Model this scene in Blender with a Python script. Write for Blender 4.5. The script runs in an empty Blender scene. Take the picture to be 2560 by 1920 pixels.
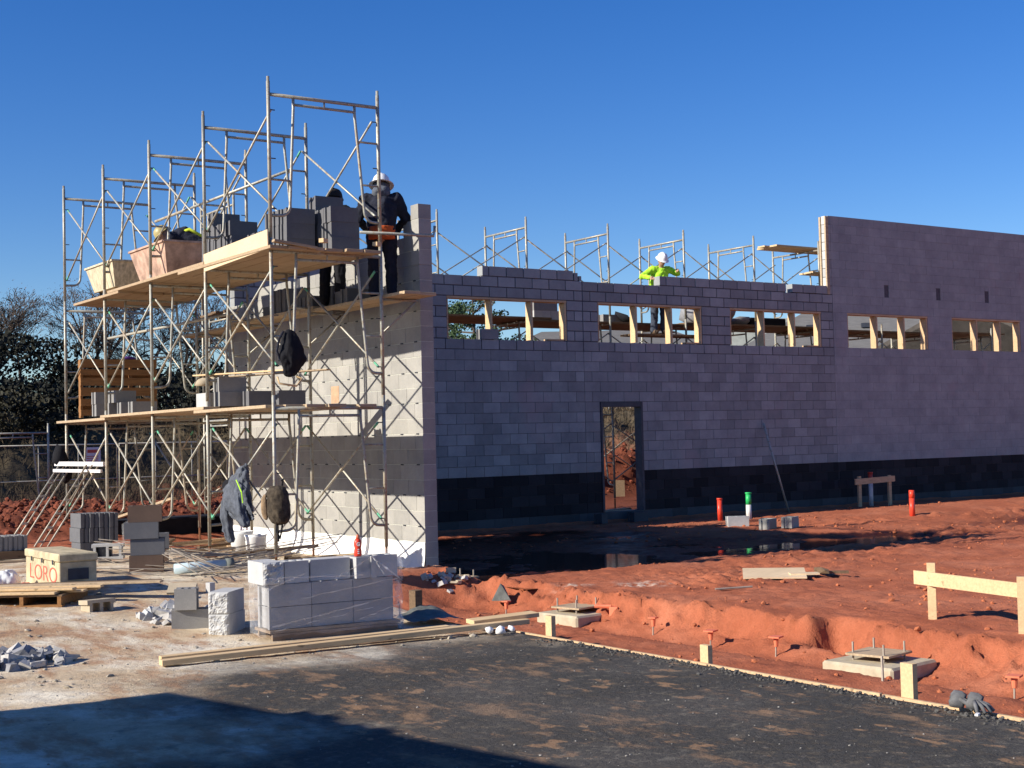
import bpy, bmesh, math, random
import numpy as np
from mathutils import Vector, Matrix, noise as mnoise
R_ = random.Random(7)
SC = bpy.context.scene
COL = SC.collection
rad = math.radians
# ------------------------------------------------------------------ camera
cam_d = bpy.data.cameras.new('camera'); cam = bpy.data.objects.new('camera', cam_d); COL.objects.link(cam)
yaw, pitch, roll = 0.59896062, 0.03866276, -0.02411009
cy, sy, cp, sp = math.cos(yaw), math.sin(yaw), math.cos(pitch), math.sin(pitch)
fw = Vector((sy*cp, cy*cp, sp)); rt = Vector((cy, -sy, 0)); up = rt.cross(fw)
r2 = rt*math.cos(roll) + up*math.sin(roll); u2 = up*math.cos(roll) - rt*math.sin(roll)
M = Matrix.Identity(4)
for i in range(3):
    M[i][0] = r2[i]; M[i][1] = u2[i]; M[i][2] = -fw[i]
M.translation = Vector((-13.9322351, -22.5986772, 1.53413976))
cam.matrix_world = M
cam_d.sensor_width = 36; cam_d.lens = 3526.55786/2560*36
cam_d.clip_start = .1; cam_d.clip_end = 6000
SC.camera = cam
# ------------------------------------------------------------------ sun and sky
SUN_TRAVEL = Vector((1, -.17, -.515)).normalized()
SUN_EL = math.asin(-SUN_TRAVEL.z)
sd = bpy.data.lights.new('sun', 'SUN'); sd.energy = 5.0; sd.angle = rad(.53); sd.color = (1, .93, .82)
so = bpy.data.objects.new('sun', sd); COL.objects.link(so)
so.rotation_euler = (-SUN_TRAVEL).to_track_quat('Z', 'Y').to_euler()
W = bpy.data.worlds.new('World'); SC.world = W; W.use_nodes = True
nt = W.node_tree; bg = nt.nodes['Background']
sky = nt.nodes.new('ShaderNodeTexSky'); sky.sky_type = 'NISHITA'; sky.sun_disc = False
sky.sun_elevation = SUN_EL
# azimuth: Blender's sun_rotation turns clockwise from +Y
sky.sun_rotation = math.atan2(-SUN_TRAVEL.x, -SUN_TRAVEL.y)
sky.altitude = 300; sky.air_density = 1.0; sky.dust_density = .15; sky.ozone_density = 4.5
hs = nt.nodes.new('ShaderNodeHueSaturation'); hs.inputs['Saturation'].default_value = 1.29; hs.inputs['Hue'].default_value = .516; nt.links.new(sky.outputs[0], hs.inputs['Color'])
nt.links.new(hs.outputs[0], bg.inputs[0]); bg.inputs[1].default_value = .092
SC.view_settings.view_transform = 'Standard'; SC.view_settings.look = 'None'
SC.view_settings.exposure = 0.58; SC.view_settings.gamma = 1
SC.render.engine = 'CYCLES'
# ------------------------------------------------------------------ materials
MATS = {}
class NT:
    def __init__(s, name, rough=.8, metal=0., spec=.3):
        s.m = bpy.data.materials.new(name); s.m.use_nodes = True; s.t = s.m.node_tree
        s.b = s.t.nodes['Principled BSDF']; s.b.inputs['Roughness'].default_value = rough
        s.b.inputs['Metallic'].default_value = metal; s.b.inputs['Specular IOR Level'].default_value = spec
    def n(s, typ, **kw):
        o = s.t.nodes.new(typ)
        for k, v in kw.items(): setattr(o, k, v)
        return o
    def l(s, a, b): s.t.links.new(a, b)
    def noise(s, scale, detail=4, rough=.6, coord='Object', stretch=None, dist=0.):
        tc = s.n('ShaderNodeTexCoord'); src = tc.outputs[coord]
        if stretch:
            mp = s.n('ShaderNodeMapping'); mp.inputs['Scale'].default_value = stretch; s.l(src, mp.inputs[0]); src = mp.outputs[0]
        o = s.n('ShaderNodeTexNoise'); o.inputs['Scale'].default_value = scale; o.inputs['Detail'].default_value = detail
        o.inputs['Roughness'].default_value = rough; o.inputs['Distortion'].default_value = dist
        s.l(src, o.inputs['Vector']); return o.outputs['Fac']
    def ramp(s, fac, stops, interp='LINEAR'):
        o = s.n('ShaderNodeValToRGB'); o.color_ramp.interpolation = interp
        e = o.color_ramp.elements
        while len(e) < len(stops): e.new(.5)
        for i, (p, c) in enumerate(stops):
            e[i].position = p; e[i].color = (*c, 1) if len(c) == 3 else c
        s.l(fac, o.inputs[0]); return o.outputs[0]
    def mix(s, fac, a, b, mode='MIX'):
        o = s.n('ShaderNodeMix', data_type='RGBA', blend_type=mode)
        for sock, v in ((o.inputs['Factor'], fac), (o.inputs['A'], a), (o.inputs['B'], b)):
            if isinstance(v, (int, float)): sock.default_value = v
            elif isinstance(v, tuple): sock.default_value = (*v, 1) if len(v) == 3 else v
            else: s.l(v, sock)
        return o.outputs['Result']
    def math(s, op, a, b=None, c=None):
        o = s.n('ShaderNodeMath', operation=op)
        for i, v in enumerate((a, b, c)):
            if v is None: continue
            if isinstance(v, (int, float)): o.inputs[i].default_value = v
            else: s.l(v, o.inputs[i])
        return o.outputs[0]
    def attr(s, name, out='Fac'):
        o = s.n('ShaderNodeAttribute'); o.attribute_name = name; return o.outputs[out]
    def bump(s, h, strength=.5, dist=.01):
        o = s.n('ShaderNodeBump'); o.inputs['Strength'].default_value = strength; o.inputs['Distance'].default_value = dist
        s.l(h, o.inputs['Height']); s.l(o.outputs[0], s.b.inputs['Normal'])
    def col(s, c):
        if isinstance(c, tuple): s.b.inputs['Base Color'].default_value = (*c, 1)
        else: s.l(c, s.b.inputs['Base Color'])
def sc(c, k): return tuple(min(1, x*k) for x in c)
def simple(name, c, rough=.7, metal=0., var=.25, scale=12, bump=.15, bd=.004, spec=.3, stretch=None):
    t = NT(name, rough, metal, spec); f = t.noise(scale, 5, .65, stretch=stretch)
    t.col(t.ramp(f, [(.25, sc(c, 1-var)), (.75, sc(c, 1+var))]))
    if bump: t.bump(t.noise(scale*4, 4, .6, stretch=stretch), bump, bd)
    MATS[name] = t.m; return t.m
def cmu(name, c, tone=.35, stain=None):
    t = NT(name, .93, 0, .15)
    base = t.ramp(t.attr('tone'), [(0, sc(c, 1-tone)), (1, sc(c, 1+tone*.6))])
    f = t.noise(2.2, 5, .7); base = t.mix(.75, base, t.ramp(f, [(.3, (.72, .72, .74)), (.7, (1.12, 1.1, 1.08))]), 'MULTIPLY')
    g = t.noise(160, 3, .8); base = t.mix(.5, base, t.ramp(g, [(.35, (.75, .75, .75)), (.65, (1.15, 1.15, 1.15))]), 'MULTIPLY')
    if stain:
        base = t.mix(t.ramp(t.noise(.7, 4, .6), [(.58, (0, 0, 0)), (.72, (.5, .5, .5))]), base, stain)
    t.col(base); t.bump(t.noise(90, 4, .8), .35, .006); MATS[name] = t.m; return t.m
cmu('grey_cmu', (.36, .35, .32), .10); cmu('load_cmu', (.37, .365, .36), .12); cmu('front_cmu', (.335, .348, .342), .20, (.38, .29, .29)); cmu('parapet_cmu', (.35, .362, .358), .07, (.37, .29, .29)); cmu('dark_cmu', (.038, .037, .04), .4)
cmu('base_cmu', (.09, .093, .095), .3); cmu('pale_cmu', (.52, .52, .50), .12); cmu('brown_cmu', (.17, .115, .085), .3); cmu('charcoal_cmu', (.165, .165, .17), .2)
cmu('loose_cmu', (.30, .295, .28), .2); cmu('buff_cmu', (.5, .42, .3), .15)
simple('mortar', (.10, .095, .105), .95, var=.3, scale=20); simple('mortar_light', (.5, .5, .43), .95, var=.15, scale=30)
simple('concrete', (.46, .39, .27), .9, var=.25, scale=8, bump=.4)
def wood(name, c, dark=.7, knots=True):
    t = NT(name, .75, 0, .25)
    f = t.noise(3, 6, .7, stretch=(1, 14, 14)); base = t.ramp(f, [(.3, sc(c, dark)), (.7, sc(c, 1.15))])
    if knots:
        k = t.noise(5, 2, .5, stretch=(1, 2.2, 2.2)); base = t.mix(t.ramp(k, [(.68, (0, 0, 0)), (.74, (.8, .8, .8))]), base, sc(c, .35))
    base = t.mix(.6, base, t.ramp(t.noise(1.3, 3, .6), [(.3, (.8, .78, .75)), (.7, (1.1, 1.1, 1.1))]), 'MULTIPLY')
    t.col(base); t.bump(f, .25, .003); MATS[name] = t.m
wood('pine', (.66, .47, .26), .8); wood('plank', (.52, .39, .25), .6); wood('orange_wood', (.34, .165, .06), .6); wood('dark_wood', (.20, .13, .075), .5); wood('stud', (.62, .42, .24)); wood('new_ply', (.68, .52, .33), .85, False); wood('ply', (.44, .32, .20), .7, False)
def steel(name, k=1.):
    t = NT(name, .5, .3, .4); gp = t.n('ShaderNodeNewGeometry')
    def wn(scale, detail=4, rough=.7):
        o = t.n('ShaderNodeTexNoise'); o.inputs['Scale'].default_value = scale; o.inputs['Detail'].default_value = detail; o.inputs['Roughness'].default_value = rough; t.l(gp.outputs['Position'], o.inputs['Vector']); return o.outputs['Fac']
    base = t.ramp(wn(1.1), [(.35, sc((.25, .25, .22), k)), (.5, sc((.37, .365, .31), k)), (.62, sc((.42, .375, .28), k)), (.74, sc((.34, .22, .12), k))])
    base = t.mix(t.ramp(wn(16), [(.52, (0, 0, 0)), (.60, (.8, .8, .8))]), base, sc((.29, .215, .14), k))
    base = t.mix(t.ramp(wn(38, 3), [(.60, (0, 0, 0)), (.66, (.9, .9, .9))]), base, (.52, .51, .46))
    sx = t.n('ShaderNodeSeparateXYZ'); t.l(gp.outputs['Position'], sx.inputs[0]); lowf = t.math('MULTIPLY', t.math('SUBTRACT', 1.7, sx.outputs[2]), .14); lowf.node.use_clamp = True
    base = t.mix(lowf, base, (.40, .30, .17)); t.col(base); t.bump(wn(50, 3), .25, .002); MATS[name] = t.m
steel('steel_tube'); steel('steel_bright', 1.2)
simple('rust', (.22, .10, .05), .85, .1, .4, 10); simple('green_paint', (.13, .42, .26), .5, 0, .3, 9)
simple('dark_steel', (.05, .055, .07), .5, .2, .3, 9); simple('rebar_mat', (.36, .31, .25), .6, .3, .3, 9)
simple('white_plastic', (.8, .8, .78), .45, 0, .08, 5); simple('white_sheet', (.86, .85, .8), .6, 0, .1, 3, .6, .03)
simple('navy_cloth', (.016, .018, .030), .95, 0, .4, 14, .5, .01); simple('black_cloth', (.008, .008, .011), .9, 0, .4, 10, .4, .01)
simple('jeans', (.05, .06, .085), .95, 0, .35, 14); simple('grey_cloth', (.095, .105, .125), .95, 0, .4, 12, .5, .01); simple('lime_cloth', (.42, .78, .04), .8, 0, .15, 10); simple('orange_cloth', (.55, .10, .02), .85, 0, .2, 10)
simple('yellow_cloth', (.62, .72, .05), .8, 0, .15, 10); simple('skin', (.42, .24, .16), .6, 0, .1, 10); simple('boot', (.12, .08, .05), .8, 0, .3, 10)
simple('hat_white', (.82, .82, .8), .35, 0, .05, 4, .05); simple('hat_tan', (.40, .33, .14), .4, 0, .1, 4, .05); simple('dark_hair', (.02, .015, .012), .8, 0, .2, 20)
simple('tub_wood', (.55, .47, .32), .85, 0, .5, 4, .4, .01, stretch=(6, 6, 1)); simple('tub_rust', (.46, .30, .22), .85, 0, .7, 3.6, .4, .01); simple('mortar_wet', (.42, .42, .38), .9, 0, .2, 10)
simple('box_paint', (.48, .40, .25), .8, 0, .5, 5, .3); simple('red_paint', (.62, .12, .08), .7, 0, .2, 10, 0); simple('pvc_blue', (.42, .52, .56), .4, 0, .12, 5); simple('red_plastic', (.7, .06, .03), .35, 0, .15, 8, 0)
simple('green_plastic', (.03, .45, .12), .4, 0, .2, 8, 0); simple('pipe_pvc', (.62, .60, .56), .5, 0, .2, 8, 0); simple('cap_orange', (.75, .20, .10), .5, 0, .15, 8, 0); simple('sign_white', (.8, .78, .76), .6, 0, .05, 8, 0)
simple('stone', (.16, .17, .15), .9, 0, .4, 8, .6, .01); simple('rubble', (.45, .43, .40), .95, 0, .3, 9, .4, .01); simple('rubble_dark', (.24, .24, .25), .95, 0, .35, 9, .4, .01); simple('pallet_brown', (.25, .18, .12), .9, 0, .3, 6)
simple('glove', (.13, .13, .13), .9, 0, .4, 20); simple('camo', (.055, .042, .028), .95, 0, .8, 18, .4, .01); simple('camo_tan', (.28, .19, .11), .95, 0, .5, 14, .4, .01); simple('bark', (.07, .055, .045), .95, 0, .35, 6, .4, .02)
simple('roof_grey', (.15, .145, .138), .95, 0, .2, 3, .5, .02, stretch=(1, 1, 6)); simple('roof_brown', (.085, .075, .065), .95, 0, .25, 3, .5, .02); simple('roof_pale', (.30, .31, .27), .95, 0, .2, 3); simple('siding_buff', (.72, .55, .36), .8, 0, .08, 3); simple('siding_white', (.7, .72, .74), .7, 0, .08, 3); simple('trim_white', (.8, .8, .78), .6, 0, .05, 3, 0)
simple('peach_paint', (.46, .30, .19), .9, 0, .2, 9); simple('purple_cloth', (.10, .04, .22), .9, 0, .2, 10); simple('leaf_dark', (.017, .018, .012), .9, 0, .6, .6, 0); simple('leaf_olive', (.034, .032, .018), .8, 0, .5, .6, 0); simple('leaf_brown', (.13, .075, .045), .85, 0, .4, .8, 0); simple('pine_leaf', (.05, .085, .035), .7, 0, .4, .8, 0); simple('scrub_mat', (.10, .072, .042), .9, 0, .5, .7, 0)
simple('trailer_white', (.6, .6, .58), .5)
# stretch film: clear plastic, with a whiter copy painted as crease highlights
def film(name, alpha, c=(.85, .86, .88)):
    t = NT(name, .15, 0, .7); t.col(c)
    f = t.noise(2.2, 4, .6, stretch=(1.2, 1.2, 2.2), dist=.6); a = t.ramp(f, [(.35, (alpha*.35,)*3), (.55, (alpha,)*3), (.7, (alpha*1.7,)*3)])
    t.l(a, t.b.inputs['Alpha']); t.bump(t.noise(5, 4, .6, stretch=(1, 1, 1.6), dist=.8), .8, .05); MATS[name] = t.m
film('film', .16); film('film_highlight', .55)
t = NT('fence_screen', .9, 0, .1); t.col(t.ramp(t.noise(2.2, 4, .6), [(.3, (.035, .045, .035)), (.7, (.07, .08, .06))])); t.b.inputs['Alpha'].default_value = .5; MATS['fence_screen'] = t.m
t = NT('puddle_water', .09, 0, .4); t.col((.035, .016, .010)); t.b.inputs['IOR'].default_value = 1.33; t.bump(t.noise(3.5, 3, .5), .12, .012); MATS['puddle_water'] = t.m
# ------------------------------------------------------------------ mesh helpers
class MB:
    def __init__(s): s.v = []; s.f = []; s.tone = []; s.mi = []; s.cur = 0; s.t = .5; s.smooth = False
    def add(s, vs, fs, tone=None):
        o = len(s.v); s.v += [tuple(p) for p in vs]
        for f in fs: s.f.append(tuple(i+o for i in f)); s.tone.append(s.t if tone is None else tone); s.mi.append(s.cur)
    def box(s, c, d, rz=0, rot=None, tone=None, taper=None):
        hx, hy, hz = d[0]/2, d[1]/2, d[2]/2
        m = rot if rot is not None else Matrix.Rotation(rz, 3, 'Z')
        k = taper or 1
        vs = [Vector(c) + m @ Vector((x*hx*(k if z < 0 else 1), y*hy*(k if z < 0 else 1), z*hz)) for z in (-1, 1) for y in (-1, 1) for x in (-1, 1)]
        s.add(vs, [(0, 2, 3, 1), (4, 5, 7, 6), (0, 1, 5, 4), (2, 6, 7, 3), (0, 4, 6, 2), (1, 3, 7, 5)], tone); return s
    def bx(s, x0, x1, y0, y1, z0, z1, tone=None):
        return s.box(((x0+x1)/2, (y0+y1)/2, (z0+z1)/2), (x1-x0, y1-y0, z1-z0), tone=tone)
    def beam(s, a, b, w, h, roll_=0.):
        a, b = Vector(a), Vector(b); d = (b-a); L = d.length; x = d.normalized()
        z = Vector((0, 0, 1)) if abs(x.z) < .99 else Vector((0, 1, 0)); y = z.cross(x).normalized(); z = x.cross(y)
        m = Matrix((x, y, z)).transposed() @ Matrix.Rotation(roll_, 3, 'X'); return s.box((a+b)/2, (L, w, h), rot=m)
    def tube(s, pts, r, n=8, cap=True):
        pts = [Vector(p) for p in pts]; rs = r if isinstance(r, (list, tuple)) else [r]*len(pts)
        ring = []; prev = None
        for i, p in enumerate(pts):
            d = (pts[min(i+1, len(pts)-1)] - pts[max(i-1, 0)]).normalized()
            if prev is None: a = d.orthogonal().normalized()
            else: a = (prev - d*prev.dot(d)); a = a.normalized() if a.length > 1e-6 else d.orthogonal().normalized()
            prev = a; b = d.cross(a)
            ring.append([p + (a*math.cos(2*math.pi*k/n) + b*math.sin(2*math.pi*k/n))*rs[i] for k in range(n)])
        vs = [q for g in ring for q in g]; fs = []
        for i in range(len(pts)-1):
            for k in range(n): k2 = (k+1) % n; fs.append((i*n+k, i*n+k2, (i+1)*n+k2, (i+1)*n+k))
        if cap: fs.append(tuple(range(n))[::-1]); fs.append(tuple((len(pts)-1)*n+k for k in range(n)))
        s.add(vs, fs); return s
    def loft(s, secs, n=16, cap=True):
        # secs: (cx,cy,cz, rx, ry, rotz, foldamp, foldfreq)
        vs = []; fs = []
        for q in secs:
            cx, cy_, cz, rx, ry = q[:5]; rz = q[5] if len(q) > 5 else 0; fa = q[6] if len(q) > 6 else 0; ff = q[7] if len(q) > 7 else 5
            for k in range(n):
                a = 2*math.pi*k/n; m = 1 + fa*math.sin(ff*a + cz*9) ; x, y = math.cos(a)*rx*m, math.sin(a)*ry*m
                vs.append((cx + x*math.cos(rz) - y*math.sin(rz), cy_ + x*math.sin(rz) + y*math.cos(rz), cz))
        for i in range(len(secs)-1):
            for k in range(n): k2 = (k+1) % n; fs.append((i*n+k, i*n+k2, (i+1)*n+k2, (i+1)*n+k))
        if cap: fs.append(tuple(range(n))[::-1]); fs.append(tuple((len(secs)-1)*n+k for k in range(n)))
        s.add(vs, fs); return s
    def poly(s, pts, h0, h1):
        n = len(pts); s.add([(x, y, h0) for x, y in pts] + [(x, y, h1) for x, y in pts], [tuple(range(n))[::-1], tuple(range(n, 2*n))] + [(i, (i+1) % n, n+(i+1) % n, n+i) for i in range(n)]); return s
    def rock(s, c, r, seed=0, sq=(1, 1, .7), tone=None):
        rr = random.Random(seed*7919+13); bm = bmesh.new(); bmesh.ops.create_icosphere(bm, subdivisions=1, radius=1)
        m = Matrix.Rotation(rr.uniform(0, 6.28), 3, 'Z') @ Matrix.Rotation(rr.uniform(-.5, .5), 3, 'X')
        vs = [Vector(c) + m @ Vector((v.co.x*sq[0], v.co.y*sq[1], v.co.z*sq[2]))*r*rr.uniform(.72, 1.15) for v in bm.verts]
        fs = [tuple(v.index for v in f.verts) for f in bm.faces]; bm.free(); s.add(vs, fs, tone); return s
    def build(s, name, mat, parent=None, smooth=None, base=None, mats=None, bevel=0, origin=None):
        me = bpy.data.meshes.new(name); v = np.array(s.v, float).reshape(-1, 3)
        if parent is not None:
            pl = WL(parent); loc = Vector((0, 0, 0)); off = np.array(pl)
        else:
            mn, mx = v.min(0), v.max(0); off = np.array(origin) if origin is not None else np.array([(mn[0]+mx[0])/2, (mn[1]+mx[1])/2, mn[2]]); loc = Vector(off)
        me.from_pydata((v-off).tolist(), [], s.f)
        a = me.attributes.new('tone', 'FLOAT', 'FACE'); a.data.foreach_set('value', np.array(s.tone, np.float32))
        for m in (mats or [mat]): me.materials.append(MATS[m])
        me.polygons.foreach_set('material_index', s.mi)
        if smooth if smooth is not None else s.smooth: me.polygons.foreach_set('use_smooth', [True]*len(me.polygons))
        me.update(); me.validate()
        o = bpy.data.objects.new(name, me); COL.objects.link(o); o.location = loc
        if parent is not None: o.parent = parent; o.location = (0, 0, 0)
        if bevel:
            b = o.modifiers.new('bevel', 'BEVEL'); b.width = bevel; b.segments = 1; b.limit_method = 'ANGLE'
        return o
def WL(o):
    l = Vector(o.location)
    while o.parent: o = o.parent; l = l + Vector(o.location)
    return l
def tag(o, label=None, cat=None, group=None, kind=None):
    if label: o['label'] = label
    if cat: o['category'] = cat
    if group: o['group'] = group
    if kind: o['kind'] = kind
    return o
def thing(name, loc, label, cat, group=None):
    o = bpy.data.objects.new(name, None); COL.objects.link(o); o.location = loc; o.empty_display_size = .1
    return tag(o, label, cat, group)
def kids(o): return [c for c in bpy.data.objects if c.parent == o]
def dup(o, loc=None, rz=None, label=None, group=None, parent=None, _k=None):
    c = o.copy(); COL.objects.link(c)
    if parent is not None: c.parent = parent
    if loc is not None: c.location = loc
    if rz is not None: c.rotation_euler = (0, 0, rz)
    if label: c['label'] = label
    if group: c['group'] = group
    for ch in list(o.children): dup(ch, parent=c)
    return c
# ------------------------------------------------------------------ ground
def sstep(a, b, x): t = np.clip((x-a)/(b-a), 0, 1); return t*t*(3-2*t)
_rg = np.random.RandomState(3); _NT = _rg.rand(256, 256)
def vn(x, y, s=1., o=0):
    x = np.asarray(x, float)*s + 17.3*o; y = np.asarray(y, float)*s + 9.1*o
    xi = np.floor(x).astype(int); yi = np.floor(y).astype(int); fx = x-xi; fy = y-yi; fx = fx*fx*(3-2*fx); fy = fy*fy*(3-2*fy)
    g = lambda a, b: _NT[a % 256, b % 256]
    return (g(xi, yi)*(1-fx)+g(xi+1, yi)*fx)*(1-fy) + (g(xi, yi+1)*(1-fx)+g(xi+1, yi+1)*fx)*fy - .5
def fbm(x, y, s, n=4): return sum(vn(x, y, s*2**i, i)*.5**i for i in range(n))
def masks(x, y):
    w = fbm(x, y, .9, 4)*1.1; w2 = fbm(x+50, y, 3., 3)*.25
    asph = sstep(-11.55, -12.9, y+w*.9+w2) * sstep(-10.9, -9.6, x+w*.8) * sstep(-6.70, -6.74, x)
    asph = np.maximum(asph, sstep(-14.2, -15.6, y+w)*sstep(-6.70, -6.74, x))
    clay = sstep(-6.74, -6.70, x)*sstep(-7.3, -7.7, y+w*.3) + sstep(-4.6, -4.2, x) + sstep(-2.2, -.8, y+w*1.2) + sstep(-6.2, -5.6, x+w*.4)*sstep(-6.7, -7.3, y)
    return asph, np.clip(clay, 0, 1)
def H(x, y, fine=True):
    x = np.asarray(x, float); y = np.asarray(y, float)
    gl = -.21 + .26*np.clip((y+11)/5, 0, 1)
    w = fbm(x, y, .8, 3)
    # low strip between the paving form and the bank
    st = sstep(-6.73, -6.66, x)*sstep(-11.2, -11.5, y) + sstep(-6.9, -6.1, x)*sstep(-11.5, -11.2, y)
    st = st*sstep(-6.75, -8.1, y + w*.3)
    low = -.42 + .05*w - .09*np.exp(-((x+4.85+w*.3)/.28)**2)
    gl = gl - .17*sstep(-6.6, -5.2, x)*sstep(-7.2, -6.6, y)*sstep(.5, -.5, y)*sstep(-4.2, -4.4, x)
    z = gl*(1-st) + low*st
    # plateau to the right of the bank
    wob = w*.5 + vn(x, y, 2.2)*.16 + vn(x, y, 5)*.10 + vn(x, y, 11, 4)*.09 + vn(x, y, 23, 1)*.05
    bank = .35*sstep(-4.44, -4.38, x+wob*.75) + .65*sstep(-4.34, -4.24, x+wob*.75)*sstep(-6.6, -6.9, y)
    plat = -.215 + .035*w + .02*vn(x, y, 3, 4)
    mound = .12*np.exp(-((x-8.8)/3.2)**2-((y+3.2)/1.6)**2) + .10*np.exp(-((x-14.5)/4)**2-((y+2.6)/1.6)**2)
    plat = plat + mound
    # scour hole in the bank
    hole = np.exp(-((x+4.20+wob*.3)/.24)**6-((y+13.62+wob*.3)/.34)**6)
    plat = plat - .42*hole
    pit = sstep(-7.85, -7.35, y + wob*.35)*sstep(6.0, 4.4, x + .5*(y+6) + w*.6)*sstep(-.35, -1.0, y)*(1-sstep(1.6, 2.8, x+w)*sstep(-5.3, -4.6, y+wob*.4))
    pit = np.maximum(pit, sstep(-7.7, -7.3, y+wob*.3)*sstep(-2.7, -3.6, x)*sstep(.4, 0, y))
    wetn = np.exp(-((x+1.5)/1.1)**2-((y+6.3)/1.5)**2) + 1.0*np.exp(-((x-3.0)/2.2)**2-((y+6.6)/.6)**2)
    plat = plat*(1-pit) + (-.262-.075*np.clip(wetn, 0, 1)-.12*sstep(-3.2, -3.9, x)+.05*w+.05*vn(x, y, 2.7, 9)+.02*vn(x, y, 9, 9))*pit
    right = sstep(-4.32, -4.22, x)*sstep(-6.9, -6.6, y)
    rr = np.clip(bank + right, 0, 1)
    z = z*(1-rr) + plat*rr
    # inside and behind the building
    ins = sstep(-.1, .15, y)*sstep(-4.4, -4.2, x); z = z*(1-ins) + (-.06+.04*w)*ins
    pile = np.exp(-((y-7.2-.6*w)/1.7)**4)*(.42 + .75*sstep(-1.5, 4.5, x))*sstep(-14, -11, x)*sstep(22, 17, x)
    pile2 = .42*np.exp(-((x+7.0)/1.5)**4-((y-3.3)/2.4)**4)
    pl = np.maximum(pile, pile2); lump = np.abs(vn(x, y, 3.1))*.30 + np.abs(vn(x, y, 7, 2))*.22 + np.abs(vn(x, y, 15, 5))*.10
    z = z + pl*(.66 + lump*2.1)
    hill = sstep(16.5, 29, y + .25*x + 2*w); z = z + hill*(2.5 + .5*w)
    if fine:
        a, c = masks(x, y)
        z = z + (vn(x, y, 6, 7)*.018 + vn(x, y, 14, 8)*.014 + vn(x, y, 29, 9)*.009)*(.35+.9*c)*(1-.5*a)
        bk = np.exp(-((x+wob*.75+4.32)/.22)**2)*(y < -7.2); z = z + bk*(vn(x, y, 5, 3)*.10 + np.abs(vn(x, y, 12, 6))*.16 + np.abs(vn(x, y, 22, 2))*.12 - .04)
        tr = np.exp(-((y+9.6-.35*(x+2))/1.1)**2)*sstep(-3.8, -2, x) + np.exp(-((y+4.4+.15*(x-8))/.7)**2)*sstep(4, 7, x)
        tr2 = np.exp(-((y+11.6+.35*(x-2))/.16)**2)*sstep(-3.9, -3, x) + np.exp(-((y+10.3+.35*(x-2))/.16)**2)*sstep(-3.0, -2, x)
        z = z + tr*(np.abs(vn(x, y, 7, 11))*.15+np.abs(vn(x, y, 16, 3))*.06-.04) - tr2*(.035+.03*np.sign(np.sin((x*.94-y*.35)*42)))*.6
    return z
def gz(x, y): return float(H(x, y, True))
def axis(segs):
    out = []
    for a, b, d in segs: out += list(np.arange(a, b, d))
    return np.array(out)
def geo(a, d, k, end):
    o = [a]
    while abs(o[-1]) < end: o.append(o[-1]+d); d *= k
    return o
left = sorted(geo(-13.0, -.3, 1.25, 2500)[1:]); right_ = geo(24.0, .5, 1.25, 2500)
xs = np.array(left + list(axis([(-13, -2, .045), (-2, 7, .075), (7, 24, .13)])) + right_)
lo = sorted(geo(-20.5, -.3, 1.25, 2500)[1:]); hi = geo(32, .8, 1.25, 2500)
ys = np.array(lo + list(axis([(-20.5, -6.5, .05), (-6.5, 0, .07), (0, 12, .11), (12, 32, .25)])) + hi)
X, Y = np.meshgrid(xs, ys); Z = H(X, Y); nx, ny = len(xs), len(ys)
me = bpy.data.meshes.new('ground'); me.vertices.add(nx*ny); me.vertices.foreach_set('co', np.stack([X, Y, Z], -1).ravel())
ii = np.arange(nx*ny).reshape(ny, nx); q = np.stack([ii[:-1, :-1], ii[:-1, 1:], ii[1:, 1:], ii[1:, :-1]], -1).reshape(-1, 4)
me.loops.add(q.size); me.loops.foreach_set('vertex_index', q.ravel()); me.polygons.add(len(q)); me.polygons.foreach_set('loop_start', np.arange(len(q))*4)
me.polygons.foreach_set('use_smooth', [True]*len(q)); me.update(calc_edges=True)
A, C_ = masks(X, Y)
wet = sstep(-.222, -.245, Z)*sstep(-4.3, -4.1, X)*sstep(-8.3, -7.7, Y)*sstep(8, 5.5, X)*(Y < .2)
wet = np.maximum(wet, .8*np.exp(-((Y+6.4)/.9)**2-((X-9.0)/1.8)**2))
scrubm = sstep(14, 20, Y + fbm(X, Y, .5)*3)
limem = np.maximum(np.exp(-((X+3.85)/.16)**2-((Y+9.05)/.2)**2), np.exp(-((X+3.3)/.25)**2-((Y+9.65)/.3)**2))
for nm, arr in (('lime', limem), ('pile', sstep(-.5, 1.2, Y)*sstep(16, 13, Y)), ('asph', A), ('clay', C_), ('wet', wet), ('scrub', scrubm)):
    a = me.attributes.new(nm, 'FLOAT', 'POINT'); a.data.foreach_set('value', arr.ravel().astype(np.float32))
t = NT('ground_mix', .95, 0, .15)
n1 = t.noise(1.1, 6, .65); n2 = t.noise(9, 6, .7); n3 = t.noise(55, 4, .75); nst = t.noise(2.6, 6, .7, stretch=(1., .42, 1))
sand = t.ramp(n1, [(.3, (.44, .31, .19)), (.46, (.60, .47, .31)), (.62, (.78, .70, .55))])
sand = t.mix(t.ramp(nst, [(.48, (0, 0, 0)), (.62, (.85, .85, .85))]), sand, (.40, .22, .12))
sand = t.mix(t.ramp(t.noise(4.5, 5, .7), [(.58, (0, 0, 0)), (.72, (.6, .6, .6))]), sand, (.17, .15, .13))
clay = t.ramp(n1, [(.25, (.30, .083, .040)), (.5, (.42, .130, .064)), (.75, (.51, .185, .10))])
clay = t.mix(t.ramp(n2, [(.30, (.5, .5, .5)), (.5, (0, 0, 0))]), clay, (.27, .08, .035))
clay = t.mix(t.math('MULTIPLY', t.attr('lime'), t.ramp(n2, [(.45, (0, 0, 0)), (.6, (1, 1, 1))])), clay, (.7, .62, .5))
asp = t.ramp(n2, [(.3, (.030, .029, .027)), (.55, (.062, .058, .052)), (.75, (.105, .092, .078))])
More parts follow.
